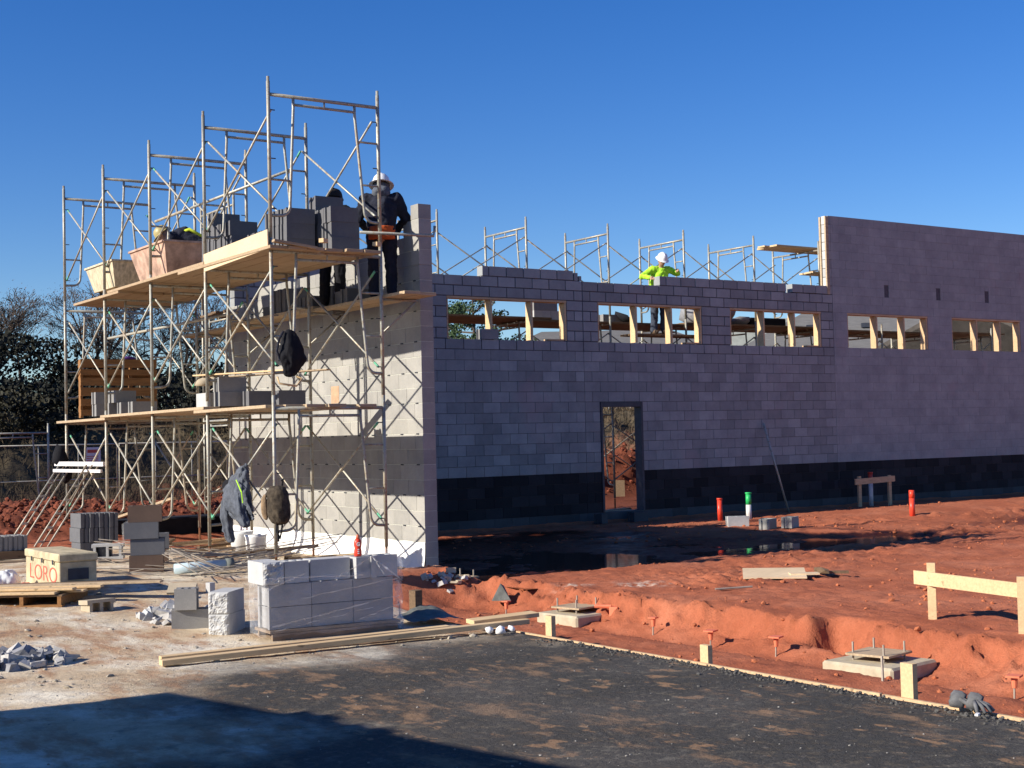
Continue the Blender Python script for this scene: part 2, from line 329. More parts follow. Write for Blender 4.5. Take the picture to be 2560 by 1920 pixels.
asp = t.mix(t.ramp(nst, [(.56, (0, 0, 0)), (.66, (.85, .85, .85))]), asp, (.27, .17, .10))
asp = t.mix(t.ramp(t.noise(6.5, 5, .6, stretch=(1, .6, 1)), [(.60, (0, 0, 0)), (.66, (.9, .9, .9))]), asp, (.30, .18, .10))
asp = t.mix(t.ramp(t.noise(17, 4, .6), [(.62, (0, 0, 0)), (.70, (.7, .7, .7))]), asp, (.18, .15, .12))
asp = t.mix(t.ramp(n3, [(.60, (0, 0, 0)), (.70, (.75, .75, .75))]), asp, (.21, .20, .185))
asp = t.mix(t.ramp(t.noise(.55, 4, .6), [(.45, (0, 0, 0)), (.62, (.4, .4, .4))]), asp, (.13, .115, .10))
scr = t.ramp(n2, [(.3, (.045, .038, .025)), (.7, (.15, .115, .07))])
base = t.mix(t.attr('clay'), sand, t.mix(t.attr('pile'), clay, (.17, .05, .026))); am = t.math('ADD', t.attr('asph'), t.math('MULTIPLY', t.math('SUBTRACT', n2, .5), .9))  # heap clay darkened, its self-shadow is put into the colour
am = t.math('MULTIPLY', am, t.math('GREATER_THAN', t.attr('asph'), .02)); am.node.use_clamp = True
base = t.mix(am, base, asp); base = t.mix(t.attr('scrub'), base, scr)
wet_shade_c = t.mix(1., base, (.13, .11, .11), 'MULTIPLY'); base = t.mix(t.attr('wet'), base, wet_shade_c)  # colour holds both wet mud and painted shade of the wing wall
base = t.mix(.5, base, t.ramp(n3, [(.3, (.72, .72, .72)), (.7, (1.2, 1.2, 1.2))]), 'MULTIPLY')
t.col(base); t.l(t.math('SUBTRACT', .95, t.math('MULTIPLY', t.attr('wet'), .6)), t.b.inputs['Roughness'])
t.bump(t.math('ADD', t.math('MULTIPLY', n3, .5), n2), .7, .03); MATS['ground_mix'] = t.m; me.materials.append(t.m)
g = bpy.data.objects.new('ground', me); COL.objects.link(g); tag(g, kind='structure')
w = MB(); w.add([(-4.24, -8.6, -.283), (7.5, -8.6, -.283), (7.5, -.25, -.283), (-4.24, -.25, -.283)], [(0, 1, 2, 3)])
tag(w.build('puddle', 'puddle_water'), kind='structure')
# clods of clay and chips of stone too many to count
def scatter(name, mat, n, region, rmin, rmax, sq=(1, 1, .7), seed=1, cond=None):
    rr = random.Random(seed); m = MB(); k = 0
    while k < n:
        x, y = region(rr)
        if cond and not cond(x, y): continue
        r = rmin*(rmax/rmin)**(rr.random()**1.8); m.rock((x, y, gz(x, y)+r*.25), r, seed*9973+k, sq); k += 1
    return tag(m.build(name, mat), kind='stuff')
simple('pile_clay_shadowed', (.19, .052, .026), .95, 0, .45, 5, .5, .01); simple('clay_mat', (.40, .125, .055), .95, 0, .35, 6, .5, .01); simple('chip_mat', (.27, .25, .22), .9, 0, .35, 9)  # heap clods carry the heap's self-shadow as darker clay
def rb(x0, x1, y0, y1): return lambda r: (r.uniform(x0, x1), r.uniform(y0, y1))
scatter('clay_clods', 'clay_mat', 2300, rb(-6.6, 12, -17, -.8), .005, .040, seed=2, cond=lambda x, y: vn(x, y, .7, 3) > -.02 and H(x, y, False) > -.27 or (-6.5 < x < -4.2 and y < -8))
scatter('pile_clods', 'pile_clay_shadowed', 5200, lambda r: (r.uniform(-10, 16), r.uniform(.8, 10)), .025, .085, seed=3, cond=lambda x, y: H(x, y, False) > .12)
scatter('stone_chips', 'chip_mat', 900, lambda r: (r.uniform(-13, -6.8), -19+15*r.random()**1.2), .003, .011, seed=4)
simple('rubble_chip', (.33, .29, .23), .95, 0, .4, 9); simple('gravel_mat', (.085, .08, .072), .95, 0, .6, 14)
scatter('edge_gravel', 'gravel_mat', 1300, lambda r: (-6.78 + r.gauss(0, .07)*(1 if r.random() < .8 else 3), r.uniform(-19, -12.6)), .005, .02, seed=5, cond=lambda x, y: x < -6.60)
scatter('small_rubble', 'rubble_chip', 260, lambda r: (r.uniform(-11.6, -6.9), -12.2+7*r.random()), .008, .034, (1.3, 1, .6), seed=9)
# ------------------------------------------------------------------ block walls
C8 = .2032; BL = .4064; J = .0075
def course_wall(mb_for, x0, x1, z0, z1, off, axis_, face, depth, solid, joint, rng, side=-1, jit=.0):
    """blocks of one course between x0..x1 along an axis; solid(xa,xb,zc) tells whether a block stands there"""
def blocks(mb, a0, a1, k, emit, phase, cuts=(), joint=J, rng=R_):
    """lay course k (world z = k*C8) from a0 to a1; cuts = positions where a block must end"""
    z0, z1 = k*C8, (k+1)*C8; edges = set([a0, a1] + [c for c in cuts if a0 < c < a1])
    n0 = math.floor((a0-phase)/BL); p = phase + n0*BL
    pos = []
    while p < a1:
        if p > a0 + .06: pos.append(p)
        p += BL
    pos = [p for p in pos if all(abs(p-e) > .06 for e in edges)]
    ed = sorted(list(edges)+pos)
    for a, b in zip(ed[:-1], ed[1:]):
        if b-a < .02: continue
        emit(mb, a+joint, b-joint, z0+joint, z1-joint, rng.random())
FW_T = .194
# ---- the long front wall: openings as (x0,x1,z0,z1)
WIN = [(.05+i*3.65, 2.86+i*3.65) for i in range(6)]
WIN = [(.05, 2.86), (3.65, 6.46), (7.29, 10.10), (10.97, 13.80), (14.70, 17.42), (18.35, 21.1)]
WZ0, WZ1 = 17*C8, 21*C8
DOOR = (3.64, 4.74, 0., 2.235)
XL, XR = -4.24, 24.0
def openings(k):
    zc = (k+.5)*C8; o = []
    if 17 <= k < 21: o += WIN
    if 0 <= k < 11: o.append((DOOR[0], DOOR[1]))
    if k == 23 or k == 24: o += [(12.27, 12.43), (14.15, 14.31), (16.02, 16.18), (20, 20.16)]
    return o
fm, dm, bm_, pm = MB(), MB(), MB(), MB()
CT = [3.26, 10.50, 17.8]
def emit_front(mb, a, b, z0, z1, t_): mb.bx(a, b, 0+R_.uniform(-.002, .002), FW_T, z0, z1, tone=t_)
for k in range(-4, 32):
    a0, a1 = XL, XR
    spans = [(a0, a1)]
    if k >= 23: spans = [(10.42, a1)]
    if k == 23: spans = [(.86, 3.05), (5.30, 9.02), (9.2, a1)]
    for (s0, s1) in spans:
        segs = [(s0, s1)]
        for (o0, o1) in openings(k):
            ns = []
            for (u, v_) in segs:
                if o1 <= u or o0 >= v_: ns.append((u, v_)); continue
                if u < o0: ns.append((u, o0))
                if v_ > o1: ns.append((o1, v_))
            segs = ns
        for (u, v_) in segs:
            mb = bm_ if k < 0 else (dm if k < 4 else fm)
            jt = .0095 if k >= 16 and u < 10.4 else .0036
            if k < 4: jt = .0022
            for (ua, ub, m3) in ((u, min(v_, 10.5), mb), (max(u, 10.5), v_, pm if k >= 4 else mb)):
                if ub-ua > .02: blocks(m3, ua, ub, k, emit_front, (k % 2)*BL/2, CT, jt if m3 is mb else .0013)
# ragged top blocks
fm.bx(3.07, 3.16, 0, .1, 23*C8, 23*C8+.16, .3); fm.bx(3.19, 3.25, 0, .12, 23*C8, 23*C8+.10, .3)
for nx0 in (12.27, 14.15, 16.02, 20.0): pm.bx(nx0+.001, nx0+.159, .001, .19, 24.45*C8, 25*C8-.002, .4)
# notched knock-outs in the raised course
fw_ = thing('block_wall', (9.88, .1, 0), 'long shaded grey block wall with high window openings, a door and a dark lower band', 'wall')
o = fm.build('upper_blocks', 'front_cmu', fw_, bevel=.002); pm.build('parapet_blocks', 'parapet_cmu', fw_); dm.build('dark_band', 'dark_cmu', fw_, bevel=.002); bm_.build('footing_blocks', 'base_cmu', fw_)
# mortar core, split round the openings
mc = MB()
def core(x0, x1, z0, z1): mc.bx(x0+.012, x1-.012, .014, FW_T-.014, z0, z1)
core(XL, XR, -4*C8, 0)
core(XL, DOOR[0], 0, 11*C8-.01); core(DOOR[1], XR, 0, 11*C8-.01); core(XL, XR, 11*C8-.008, WZ0-.008)
px = XL
for (a, b) in WIN: core(px, a, WZ0-.006, WZ1-.006); px = b
core(px, XR, WZ0-.006, WZ1-.006); core(XL, XR, WZ1-.004, 23*C8-.012); core(10.42, XR, 23*C8-.010, 32*C8-.012); core(.86, 3.05, 23*C8-.01, 24*C8-.012); core(5.3, 9.02, 23*C8-.01, 24*C8-.012)
mc.build('mortar', 'mortar', fw_)
# pockets in the tall part: dark recess behind each slot
# timber bucks in each window: head board, two studs, jambs, sill scraps
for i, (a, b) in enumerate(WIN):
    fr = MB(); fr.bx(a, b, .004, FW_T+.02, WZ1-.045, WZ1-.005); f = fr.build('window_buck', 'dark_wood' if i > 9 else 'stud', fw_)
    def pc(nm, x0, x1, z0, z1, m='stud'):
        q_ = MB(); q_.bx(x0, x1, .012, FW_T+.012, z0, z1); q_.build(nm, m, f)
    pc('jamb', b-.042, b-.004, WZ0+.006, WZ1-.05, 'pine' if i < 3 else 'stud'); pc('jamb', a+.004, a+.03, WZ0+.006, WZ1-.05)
    for fx in (.36, .70): pc('stud', a+(b-a)*fx-.019, a+(b-a)*fx+.019, WZ0+.006, WZ1-.05, 'pine' if i < 3 else 'stud')  # right-hand windows get darker wood, their shade put into the colour
    if i < 3:
        s_ = MB(); s_.bx(b-.45, b-.08, .02, FW_T-.01, WZ0+.004, WZ0+.035); s_.build('sill_board', 'stud', f)
# door frame
df = MB(); x0, x1 = DOOR[0]+.002, DOOR[1]-.002
df.bx(x0, x0+.05, -.02, .20, 0, 2.228); df.bx(x1-.05, x1, -.02, .20, 0, 2.228); df.bx(x0+.052, x1-.052, -.018, .198, 2.13, 2.226)
df.build('door_frame', 'dark_steel', fw_)
# steel flashing edge standing at the end of the tall part
fl = MB(); fl.bx(10.33, 10.415, -.012, .03, 23*C8+.0, 32*C8-.02); fl.bx(10.33, 10.40, .15, .2, 23*C8, 32*C8-.02); fl.build('edge_form', 'plank', fw_)
en = MB()
for k in range(23, 32): en.bx(10.36, 10.417, .035, .145, k*C8+.006, (k+1)*C8-.006, R_.random())
en.build('end_blocks', 'pale_cmu', fw_)
# ---- the wing wall along the scaffold
WX0, WX1 = -4.454, -4.258; WY0, WY1 = -6.614, -.21
wm, wb = MB(), MB()
def emit_wing(mb, a, b, z0, z1, t_): mb.bx(WX0+R_.uniform(-.0015, .0015), WX1, a, b, z0, z1, tone=t_)
for k in range(-3, 23):
    y1 = WY1
    if k >= 19: y1 = -1.45
    if k >= 20: y1 = -3.9
    if k == 21: y1 = -6.2
    if k == 22: y1 = -6.41
    blocks(wm if k >= 1 else wb, WY0, y1, k, emit_wing, WY0 + (k % 2)*BL/2, (), .0035)
wing = thing('block_wall', (-4.356, -3.4, 0), 'sunlit grey block wing wall behind the scaffold, ending in a tall corner stack', 'wall')
wm.build('upper_blocks', 'grey_cmu', wing, bevel=.002); wb.build('footing_blocks', 'grey_cmu', wing)
mc = MB()
for z0, z1, y1 in ((-3*C8, 19*C8, WY1), (19*C8-.01, 20*C8-.01, -1.45), (20*C8-.012, 21*C8-.012, -3.9), (21*C8-.014, 22*C8-.01, -6.2), (22*C8-.012, 23*C8-.01, -6.41)):
    mc.bx(WX0+.004, WX1-.006, WY0+.006, y1-.012, z0, z1)
mc.build('mortar', 'mortar_light', wing)
# joint-wire nibs sticking out of every second course
nb = MB()
for k in range(2, 20, 2):
    y = WY0 + .12
    while y < -.6:
        nb.bx(WX0-.010, WX0+.0, y-.014, y+.014, k*C8-.008, k*C8+.008); nb.bx(WX0-.012, WX0, y+.03, y+.042, k*C8-.006, k*C8+.007); y += .4064 + R_.uniform(-.06, .06)
nb.build('wire_tie', 'dark_steel', wing).__setitem__('kind', 'stuff')
# spray marks on the blocks
mk = MB(); mk.bx(WX0-.003, WX0, -4.25, -4.0, 2.11, 2.36); mk.build('paint_mark', 'peach_paint', wing)
# white sheet over the footing of the wing wall
sh = MB(); ny_, nz_ = 60, 12; vs = []; fs = []
for i in range(ny_+1):
    y = WY0+.004 + (WY1-WY0)*i/ny_
    top = .205 - .012*abs(math.sin(i*.7))
    bot = gz(WX0-.18, y)-.02 if y > -6.5 else -.36
    for j in range(nz_+1):
        t_ = j/nz_; z = top + (max(bot, -.4)-top)*t_
        x = WX0-.006 - .10*t_**2.2 - .02*mnoise.noise(Vector((y*2.5, z*3, 0)))*t_
        vs.append((x, y, z))
for i in range(ny_):
    for j in range(nz_): a = i*(nz_+1)+j; fs.append((a, a+1, a+nz_+2, a+nz_+1))
sh.add(vs, fs); o = sh.build('plastic_sheet', 'white_sheet', smooth=True); tag(o, 'white plastic sheet draped over the foot of the sunlit wing wall', 'plastic sheet')
# ------------------------------------------------------------------ scaffolding
FWD, FH = 1.524, 1.93
def make_frame(name, loc, rz, label, group):
    # local: x across the frame (0 .. FWD), z up; the far post carries two rungs
    t_ = thing(name, (0, 0, 0), label, 'scaffold frame', group); r = .0245
    for x in (0, FWD):
        m = MB(); m.tube([(x, 0, 0), (x, 0, FH), (x, 0, FH+.002), (x, 0, FH+.06)], [r, r, r*.8, r*.8]); m.build('post', 'steel_tube', t_, smooth=True)
    m = MB(); m.tube([(r, 0, FH-.16), (FWD-r, 0, FH-.16)], .023); m.build('top_bar', 'steel_tube', t_, smooth=True)
    m = MB(); m.tube([(.345, 0, FH-.255), (FWD-.325, 0, FH-.255)], .018); m.tube([(FWD*.5, 0, FH-.25), (FWD*.5, 0, FH-.17)], .012); m.build('header_bar', 'steel_tube', t_, smooth=True)
    for sgn, x0 in ((1, 0), (-1, FWD)):
        top = .335; bot = .27 if sgn == 1 else .22
        pts = [(x0+sgn*top, 0, FH-.17), (x0+sgn*top, 0, FH-.3), (x0+sgn*bot, 0, .42)]
        for a in range(1, 6):
            an = a/5*math.pi/2; pts.append((x0+sgn*(bot-.12+.12*math.cos(an)), 0, .42-.14-.0+.14*(1-math.sin(an)) - .0))
        pts.append((x0+sgn*r, 0, .275))
        m = MB(); m.tube(pts, .019); m.build('inner_leg', 'steel_tube', t_, smooth=True)
    for sgn, x0, zz in ((1, 0, FH-1.21), (-1, FWD, FH-.63), (-1, FWD, FH-1.18)):
        m = MB(); m.tube([(x0+sgn*r, 0, zz), (x0+sgn*(.30 if zz > 1.2 else .265), 0, zz)], .014); m.build('rung', 'steel_tube', t_, smooth=True)
    for x0 in (0, FWD):
        for zz in (FH-.35, FH-.95, FH-1.57):
            m = MB(); s_ = 1 if x0 == 0 else -1; m.tube([(x0, 0, zz), (x0+s_*.085, 0, zz)], .007, 6); m.build('stud', 'dark_steel', t_)
    t_.location = loc; t_.rotation_euler = (0, 0, rz); return t_
proto = make_frame('scaffold_frame', (0, 0, 0), 0, 'x', 'x'); used = [False]
def frame(loc, rz, label, group):
    if not used[0]:
        used[0] = True; proto.location = loc; proto.rotation_euler = (0, 0, rz); proto['label'] = label; proto['group'] = group; return proto
    return dup(proto, loc, rz, label, group)
# cross brace made once: local x along the bay, studs 1.22 m apart in height
def make_brace(L, green):
    m = MB(); a = .022
    def arm(p, q, dy):
        p, q = Vector(p), Vector(q); d = (q-p).normalized(); c0 = p+d*.12; c1 = q-d*.12
        m.cur = 1 if green else 0; m.tube([p, c0], .0155, 6); m.tube([c1, q], .0155, 6); m.cur = 0; m.tube([c0, c1], .0145, 6)
    arm((0, 0, 0), (L, 0, 1.22), 0); arm((0, .028, 1.22), (L, .028, 0), 0); m.tube([(L/2, -.01, .61), (L/2, .04, .61)], .014, 6)
    o = m.build('cross_brace', None, mats=['steel_bright', 'green_paint'], smooth=True, origin=(0, 0, 0)); return o
bproto = {}
def brace(p0, L, rz, label, group, green=False):
    key = (round(L, 2), green)
    if key not in bproto: bproto[key] = make_brace(L, green); o = bproto[key]; o.location = p0; o.rotation_euler = (0, 0, rz)
    else: o = dup(bproto[key], p0, rz)
    o['label'] = label; o['category'] = 'cross brace'; o['group'] = group; return o
ORD = ['first', 'second', 'third', 'fourth', 'fifth', 'sixth', 'seventh', 'eighth', 'ninth', 'tenth', 'eleventh']
LIFT = ['bottom lift', 'middle lift', 'top lift']; Z0 = .2
SX0, SX1 = -6.66, -6.66+FWD; SY = [-6.79+i*2.085 for i in range(5)]
for i, y in enumerate(SY):
    for l in range(3):
        frame((SX0, y, Z0+l*FH), 0, f'{ORD[i]} scaffold frame from the near end, {LIFT[l]}, along the sunlit wing wall', 'frames of the scaffold along the wing wall')
for i in range(4):
    L = SY[i+1]-SY[i]
    for l in range(3):
        for s_, x, nm in ((0, SX0+.06, 'outer'), (1, SX1-.06, 'wall')):
            brace((x, SY[i], Z0+l*FH+.36), L, math.pi/2, f'{nm} side cross brace of {ORD[i]} bay from the near end, {LIFT[l]}, wing wall scaffold', 'cross braces of the scaffold along the wing wall', (i+l) % 2 == 1 or (i == 0 and l == 0))
# base screws and plates
def base_leg(x, y, label, group, z1=Z0):
    z = min(gz(x, y), z1-.06); m = MB(); m.tube([(x, y, z+.01), (x, y, z1+.01)], .017); m.box((x, y, z+.008), (.15, .15, .012)); o = m.build('base_plate', 'rust', origin=(x, y, z)); return tag(o, label, 'base plate', group)
for i, y in enumerate(SY):
    for x, nm in ((SX0, 'outer'), (SX1, 'wall side')): base_leg(x, y, f'rusty base plate under the {nm} post of the {ORD[i]} frame along the wing wall', 'base plates of the wing wall scaffold')
# ---- scaffold behind the long wall
RX = [.45+2.13*i for i in range(-2, 9)]; RX[7] = 11.03 if False else RX[7]
RY0 = .95
for i, x in enumerate(RX):
    if i < 2 and False: continue
    for l in range(3):
        if i >= 8 and l == 2: continue
        frame((x, RY0+FWD, Z0+l*FH+.02), -math.pi/2, f'{ORD[i]} scaffold frame from the left, {LIFT[l]}, behind the long block wall', 'frames of the scaffold behind the long wall')
for i in range(len(RX)-1):
    for l in range(3):
        if i >= 7 and l == 2: continue
        for y, nm in ((RY0+.06, 'near'), (RY0+FWD-.06, 'far')):
            brace((RX[i], y, Z0+l*FH+.38), RX[i+1]-RX[i], 0, f'{nm} side cross brace of the {ORD[i]} bay from the left, {LIFT[l]}, behind long wall', 'cross braces behind the long wall')
for i, x in enumerate(RX):
    for y, nm in ((RY0, 'near'), (RY0+FWD, 'far')): base_leg(x, y, f'{nm} base plate of the {ORD[i]} frame from the left behind the long wall', 'base plates behind the long wall')
# ---- planks
PK = {}
def plank(a, b, w, label, group, mat='plank', h=.040, cat='plank', name='plank'):
    a, b = Vector(a), Vector(b); m = MB(); m.beam(a, b, w, h); o = m.build(name, mat, bevel=.003); return tag(o, label, cat, group)
def deck(kind, lanes, runs, z, lab, group, mat='plank', along='y', w=.235, start=0):
    for li, c in enumerate(lanes):
        for ri, (a, b) in enumerate(runs):
            dz = .042*((ri) % 2) + R_.uniform(0, .004); e0, e1 = R_.uniform(-.12, .12), R_.uniform(-.12, .12); k = R_.uniform(-.012, .012)
            if along == 'y': A_, B_ = (c-k, a+e0, z+dz), (c+k, b+e1, z+dz)
            else: A_, B_ = (a+e0, c-k, z+dz), (b+e1, c+k, z+dz)
            plank(A_, B_, w, lab.format(lane=ORD[li], run=ORD[ri]), group, mat)
lan = [SX0+.03+.25*i for i in range(6)]
deck('', lan, [(-6.85, -4.5), (-4.78, -.4), (-.7, 1.68)], 1.995, '{lane} weathered plank from the outer edge, {run} length from near end, lower wing wall deck', 'planks of the lower deck', 'plank')
deck('', lan, [(-6.95, -3.9), (-4.9, -1.0), (-1.35, .8)], 3.925, '{lane} plank from the outer edge, {run} length from near end, upper wing wall deck', 'planks of the upper deck', 'ply')
deck('', [-4.96, -4.70], [(-7.25, -4.3), (-4.6, -1.6), (-1.9, .3)], 3.40, '{lane} plank from the scaffold, {run} length from near end, bracket walkway on wing wall', 'planks of the bracket walkway', 'plank')
br = 0
for i, y in enumerate(SY[:4]):
    m = MB(); m.tube([(SX1, y+.04, 3.36), (SX1+.55, y+.04, 3.36)], .018, 6); m.tube([(SX1, y+.04, 2.9), (SX1+.52, y+.04, 3.34)], .014, 6); m.tube([(SX1+.54, y+.04, 3.37), (SX1+.54, y+.04, 3.44)], .014, 6)
    tag(m.build('side_bracket', 'steel_tube', smooth=True), f'steel side bracket carrying the low walkway on the {ORD[i]} frame from the near end', 'bracket', 'side brackets of the walkway')
m = MB(); m.tube([(SX1-.3, SY[0]-.02, 4.20), (SX1+.72, SY[0]-.14, 4.20), (SX1+.74, SY[0]-.14, 4.33)], .02); tag(m.build('side_bracket', 'steel_tube', smooth=True), 'long steel bar clamped across the near post beside the standing worker', 'steel bar')
ly = [RY0+.13+.25*i for i in range(6)]
deck('', ly, [(-3.9, -.9), (-1.2, 3.1), (2.7, 7.2), (6.9, 11.3), (11.0, 15.6), (15.3, 18.0)], 3.95, '{lane} plank from the wall, {run} length from the left, upper deck behind long wall', 'planks of the deck behind the long wall', 'dark_wood', along='x')
deck('', [.40, .65], [(-3.9, .9), (.6, 4.9), (7.0, 9.3), (9.0, 13.5), (13.2, 17.6)], 3.36, '{lane} plank from the wall, {run} length from the left, walkway just behind long wall', 'planks of the walkway behind the long wall', 'dark_wood', along='x')
for j, y in enumerate((.42, .68)): plank((4.85, y, 3.66), (7.0, y, 3.66), .235, f'{["near", "far"][j]} plank under the feet of the lime shirted worker behind the long wall', 'planks under the lime shirted worker', 'dark_wood')
# short high deck beside the tall part of the wall
for j, (a, b, z, y) in enumerate([((9.9), 12.2, 5.93, 1.25), (9.75, 12.2, 5.93, 1.5), (10.0, 12.2, 5.93, 1.78), (10.55, 11.8, 5.27, .75), (10.6, 11.9, 5.27, 1.0)]):
    plank((a, y, z), (b, y, z), .235, f'{ORD[j]} plank of the small high decks beside the tall end of the wall', 'planks beside the tall wall end', 'pine')
# frames laid near the back scaffold: the diagonal guard pipes
for j, (a, b, lab) in enumerate([((-6.2, -1.6, 5.02), (-5.35, -4.6, 5.38), 'loose steel pipe sloping through the top lift of the wing wall scaffold'), ((-6.3, .4, 3.35), (-5.3, -2.6, 3.55), 'loose steel pipe sloping under the upper deck of the wing wall scaffold')]):
    m = MB(); m.tube([a, b], .022); tag(m.build('steel_pipe', 'steel_bright', smooth=True), lab, 'pipe')
# ------------------------------------------------------------------ loose concrete blocks
def block_mesh(L=.3969, Wd=.194, Hh=.194, mat='loose_cmu', split=False, ears=True, name='block_mesh'):
    m = MB(); t_ = .032; x = L/2; y = Wd/2; e = .022 if ears else 0
    m.bx(-x+e, x-e, -y, -y+t_, 0, Hh); m.bx(-x+e, x-e, y-t_, y, 0, Hh)
    if ears:
        for sx in (-1, 1):
            for sy in (-1, 1):
                xa, xb = sorted((sx*x, sx*(x-e))); ya, yb = sorted((sy*y, sy*(y-.045))); m.bx(xa, xb, ya, yb, 0, Hh)
    for cx in (-x+e+t_/2, 0, x-e-t_/2): m.bx(cx-t_/2, cx+t_/2, -y+t_, y-t_, .001, Hh-.001)
    o = m.build(name, mat, origin=(0, 0, 0)); return o.data, o
_bm = {}
def bmesh_for(mat, L=.3969, Wd=.194):
    k = (mat, L, Wd)
    if k not in _bm:
        d, o = block_mesh(L, Wd, mat=mat); bpy.data.objects.remove(o); _bm[k] = d
    return _bm[k]
def block(loc, rz, label, group, mat='loose_cmu', rot=None, L=.3969, Wd=.194):
    o = bpy.data.objects.new('concrete_block', bmesh_for(mat, L, Wd)); COL.objects.link(o); o.location = loc
    o.rotation_euler = rot if rot else (0, 0, rz); return tag(o, label, 'concrete block', group)
ROW = ['bottom', 'second', 'third', 'fourth', 'fifth']
def stack(x, y, z, nx, ny, heights, rz, where, group, mat='loose_cmu', px=.405, py=.205, jit=.012, on_side=False):
    """heights[i][j] blocks in the column i (along x) j (along y, from the near end)"""
    c, s_ = math.cos(rz), math.sin(rz)
    for i in range(nx):
        for j in range(ny):
            for k in range(heights[i][j]):
                lx, ly_ = i*px + R_.uniform(-jit, jit), j*py + R_.uniform(-jit, jit)/2; p = (x+lx*c-ly_*s_, y+lx*s_+ly_*c, z+k*.1945 + (.0985 if False else 0))
                col = '' if ny == 1 and nx == 1 else (f', {ORD[j]} column from near end' if nx == 1 else f', {ORD[i]} from the left')
                if on_side: block((p[0], p[1], p[2]+.097), 0, f'{ROW[k]} block{col}, {where}', group, mat, rot=(math.pi/2, 0, rz))
                else: block(p, rz+R_.uniform(-.02, .02), f'{ROW[k]} block{col}, {where}', group, mat)
ZU = 3.955; ZL = 2.06
G1 = 'grey blocks stacked on the upper scaffold deck'
stack(-5.56, -6.55, ZU, 1, 4, [[3, 3, 4, 3]], 0, 'dark upper deck stack beside the hooded worker', G1, 'charcoal_cmu')
stack(-6.02, -6.2, ZU, 1, 6, [[3, 3, 3, 2, 2, 2]], 0, 'long dark stack mid upper deck', G1, 'charcoal_cmu')
stack(-6.15, -4.75, ZU+.03, 1, 5, [[3, 3, 3, 4, 3]], 0, 'dark upper deck stack behind the plywood strip', G1, 'charcoal_cmu')
stack(-5.75, -2.95, ZU, 1, 2, [[2, 2]], 0, 'dark upper deck blocks right of the tub', G1, 'charcoal_cmu')
G2 = 'blocks set down on the bracket walkway'
for j, (y, lab, r_) in enumerate(((-5.3, 'lone block lying flat on the bracket walkway below the hooded worker', 0), (-5.02, 'block standing with its cores showing on the bracket walkway', 1), (-4.75, 'block nearest the middle of the bracket walkway', 0), (-2.9, 'block at the shaded left part of the bracket walkway', 0))):
    if r_: block((-4.83, y, 3.53), 0, lab, G2, 'charcoal_cmu', rot=(0, math.pi/2, math.pi/2))
    else: block((-4.83, y, 3.43), math.pi/2, lab, G2, 'charcoal_cmu')
for j, y in enumerate((-4.5, -4.27, -4.05, -5.55)): block((-4.83, y, 3.43), math.pi/2*0+.02, f'dark block {["left of the pair", "second to the left", "at the left end", "at the right end"][j]} in the row on the bracket walkway below the workers', G2, 'charcoal_cmu')
for j, y in enumerate((-3.6, -3.38)):
    for k in range(2): block((-4.83, y, 3.43+.195*k), .03, f'{ROW[k]} block of the {["right", "left"][j]} shaded column on the bracket walkway', G2, 'charcoal_cmu')
G3 = 'grey blocks on the lower scaffold deck'
block((-6.42, .20, ZL), .04, 'pale bottom block at the left end of the stack in front of the standing pallet', G3); block((-6.43, .19, ZL+.195), .03, 'pale top block at the left end of the stack in front of the standing pallet', G3)
block((-6.38, -.32, ZL), .02, 'bottom block in the middle of the row in front of the standing pallet', G3); block((-6.36, -.42, ZL+.195), .3, 'tilted top block in the middle of the row in front of the standing pallet', G3)
block((-6.30, -.66, ZL), .02, 'dark gap block second from the right in front of the standing pallet', G3); block((-6.25, -1.05, ZL), .02, 'rightmost block of the row in front of the standing pallet', G3)
block((-6.48, -4.30, ZL), math.pi/2, 'pale block nearest the outer edge under the folded sack on the lower deck', G3, 'pale_cmu'); 
block((-6.35, -4.75, ZL), .02, 'bottom block of the pair under the sack on the lower deck', G3); block((-6.35, -4.73, ZL+.195), .02, 'upper block of the pair under the sack on the lower deck', G3)
block((-6.05, -5.02, ZL), .02, 'block lying right of the pair on the lower deck, core facing out', G3, 'charcoal_cmu'); block((-5.7, -5.2, ZL), .02, 'farthest right dark block on the lower deck', G3, 'charcoal_cmu')
# far scaffold
G4 = 'blocks on the deck behind the long wall'
stack(3.15, 1.35, 3.99, 3, 1, [[1], [1], [1]], 0, 'far deck row in the left window opening', G4, 'pale_cmu', px=.21)
stack(3.15, 1.35, 4.185, 3, 1, [[1], [1], [0]], 0, 'raised far deck row in the left window opening', G4, px=.21)
block((1.0, .08, 17*C8), 0, 'grey block standing on the sill of the left window opening', G4); 
stack(5.15, 1.6, 3.99, 2, 1, [[1], [1]], 0, 'far deck pair in the second window opening', G4, px=.3)
# raised single blocks on top of the long wall
# ---- on the ground
G5 = 'dark block stacks on the ground left of the scaffold'
for j in range(4):
    for k in range(2):
        block((-7.90+.126*j+R_.uniform(-.008, .008), -3.1-.03*j, .255+k*.198), math.pi/2+.05, f'{["lower", "upper"][k]} narrow dark block, {ORD[j]} from left, small stack behind the marked box', G5, 'charcoal_cmu', Wd=.118)
for j in range(2):
    block((-7.86+.25*j, -3.12, .055), math.pi/2, f'{["left", "right"][j]} flat block under the small dark stack', G5, 'charcoal_cmu')
block((-7.9, -4.35, .05+.15), 0, 'pale block on its side with both cores showing, left of the brown stack', 'single blocks left of the brown stack', 'pale_cmu', rot=(math.pi/2, 0, -.45))
block((-7.63, -5.2, .05), 0, 'brown block on the ground left of the tall brown stack', 'single blocks left of the brown stack', 'brown_cmu', rot=(0, 0, -.4)); block((-7.6, -5.15, .25), 0, 'grey block resting on the brown block left of the tall brown stack', 'single blocks left of the brown stack', 'charcoal_cmu', rot=(0, 0, -.36))
G6 = 'brown blocks of the tall ground stack'
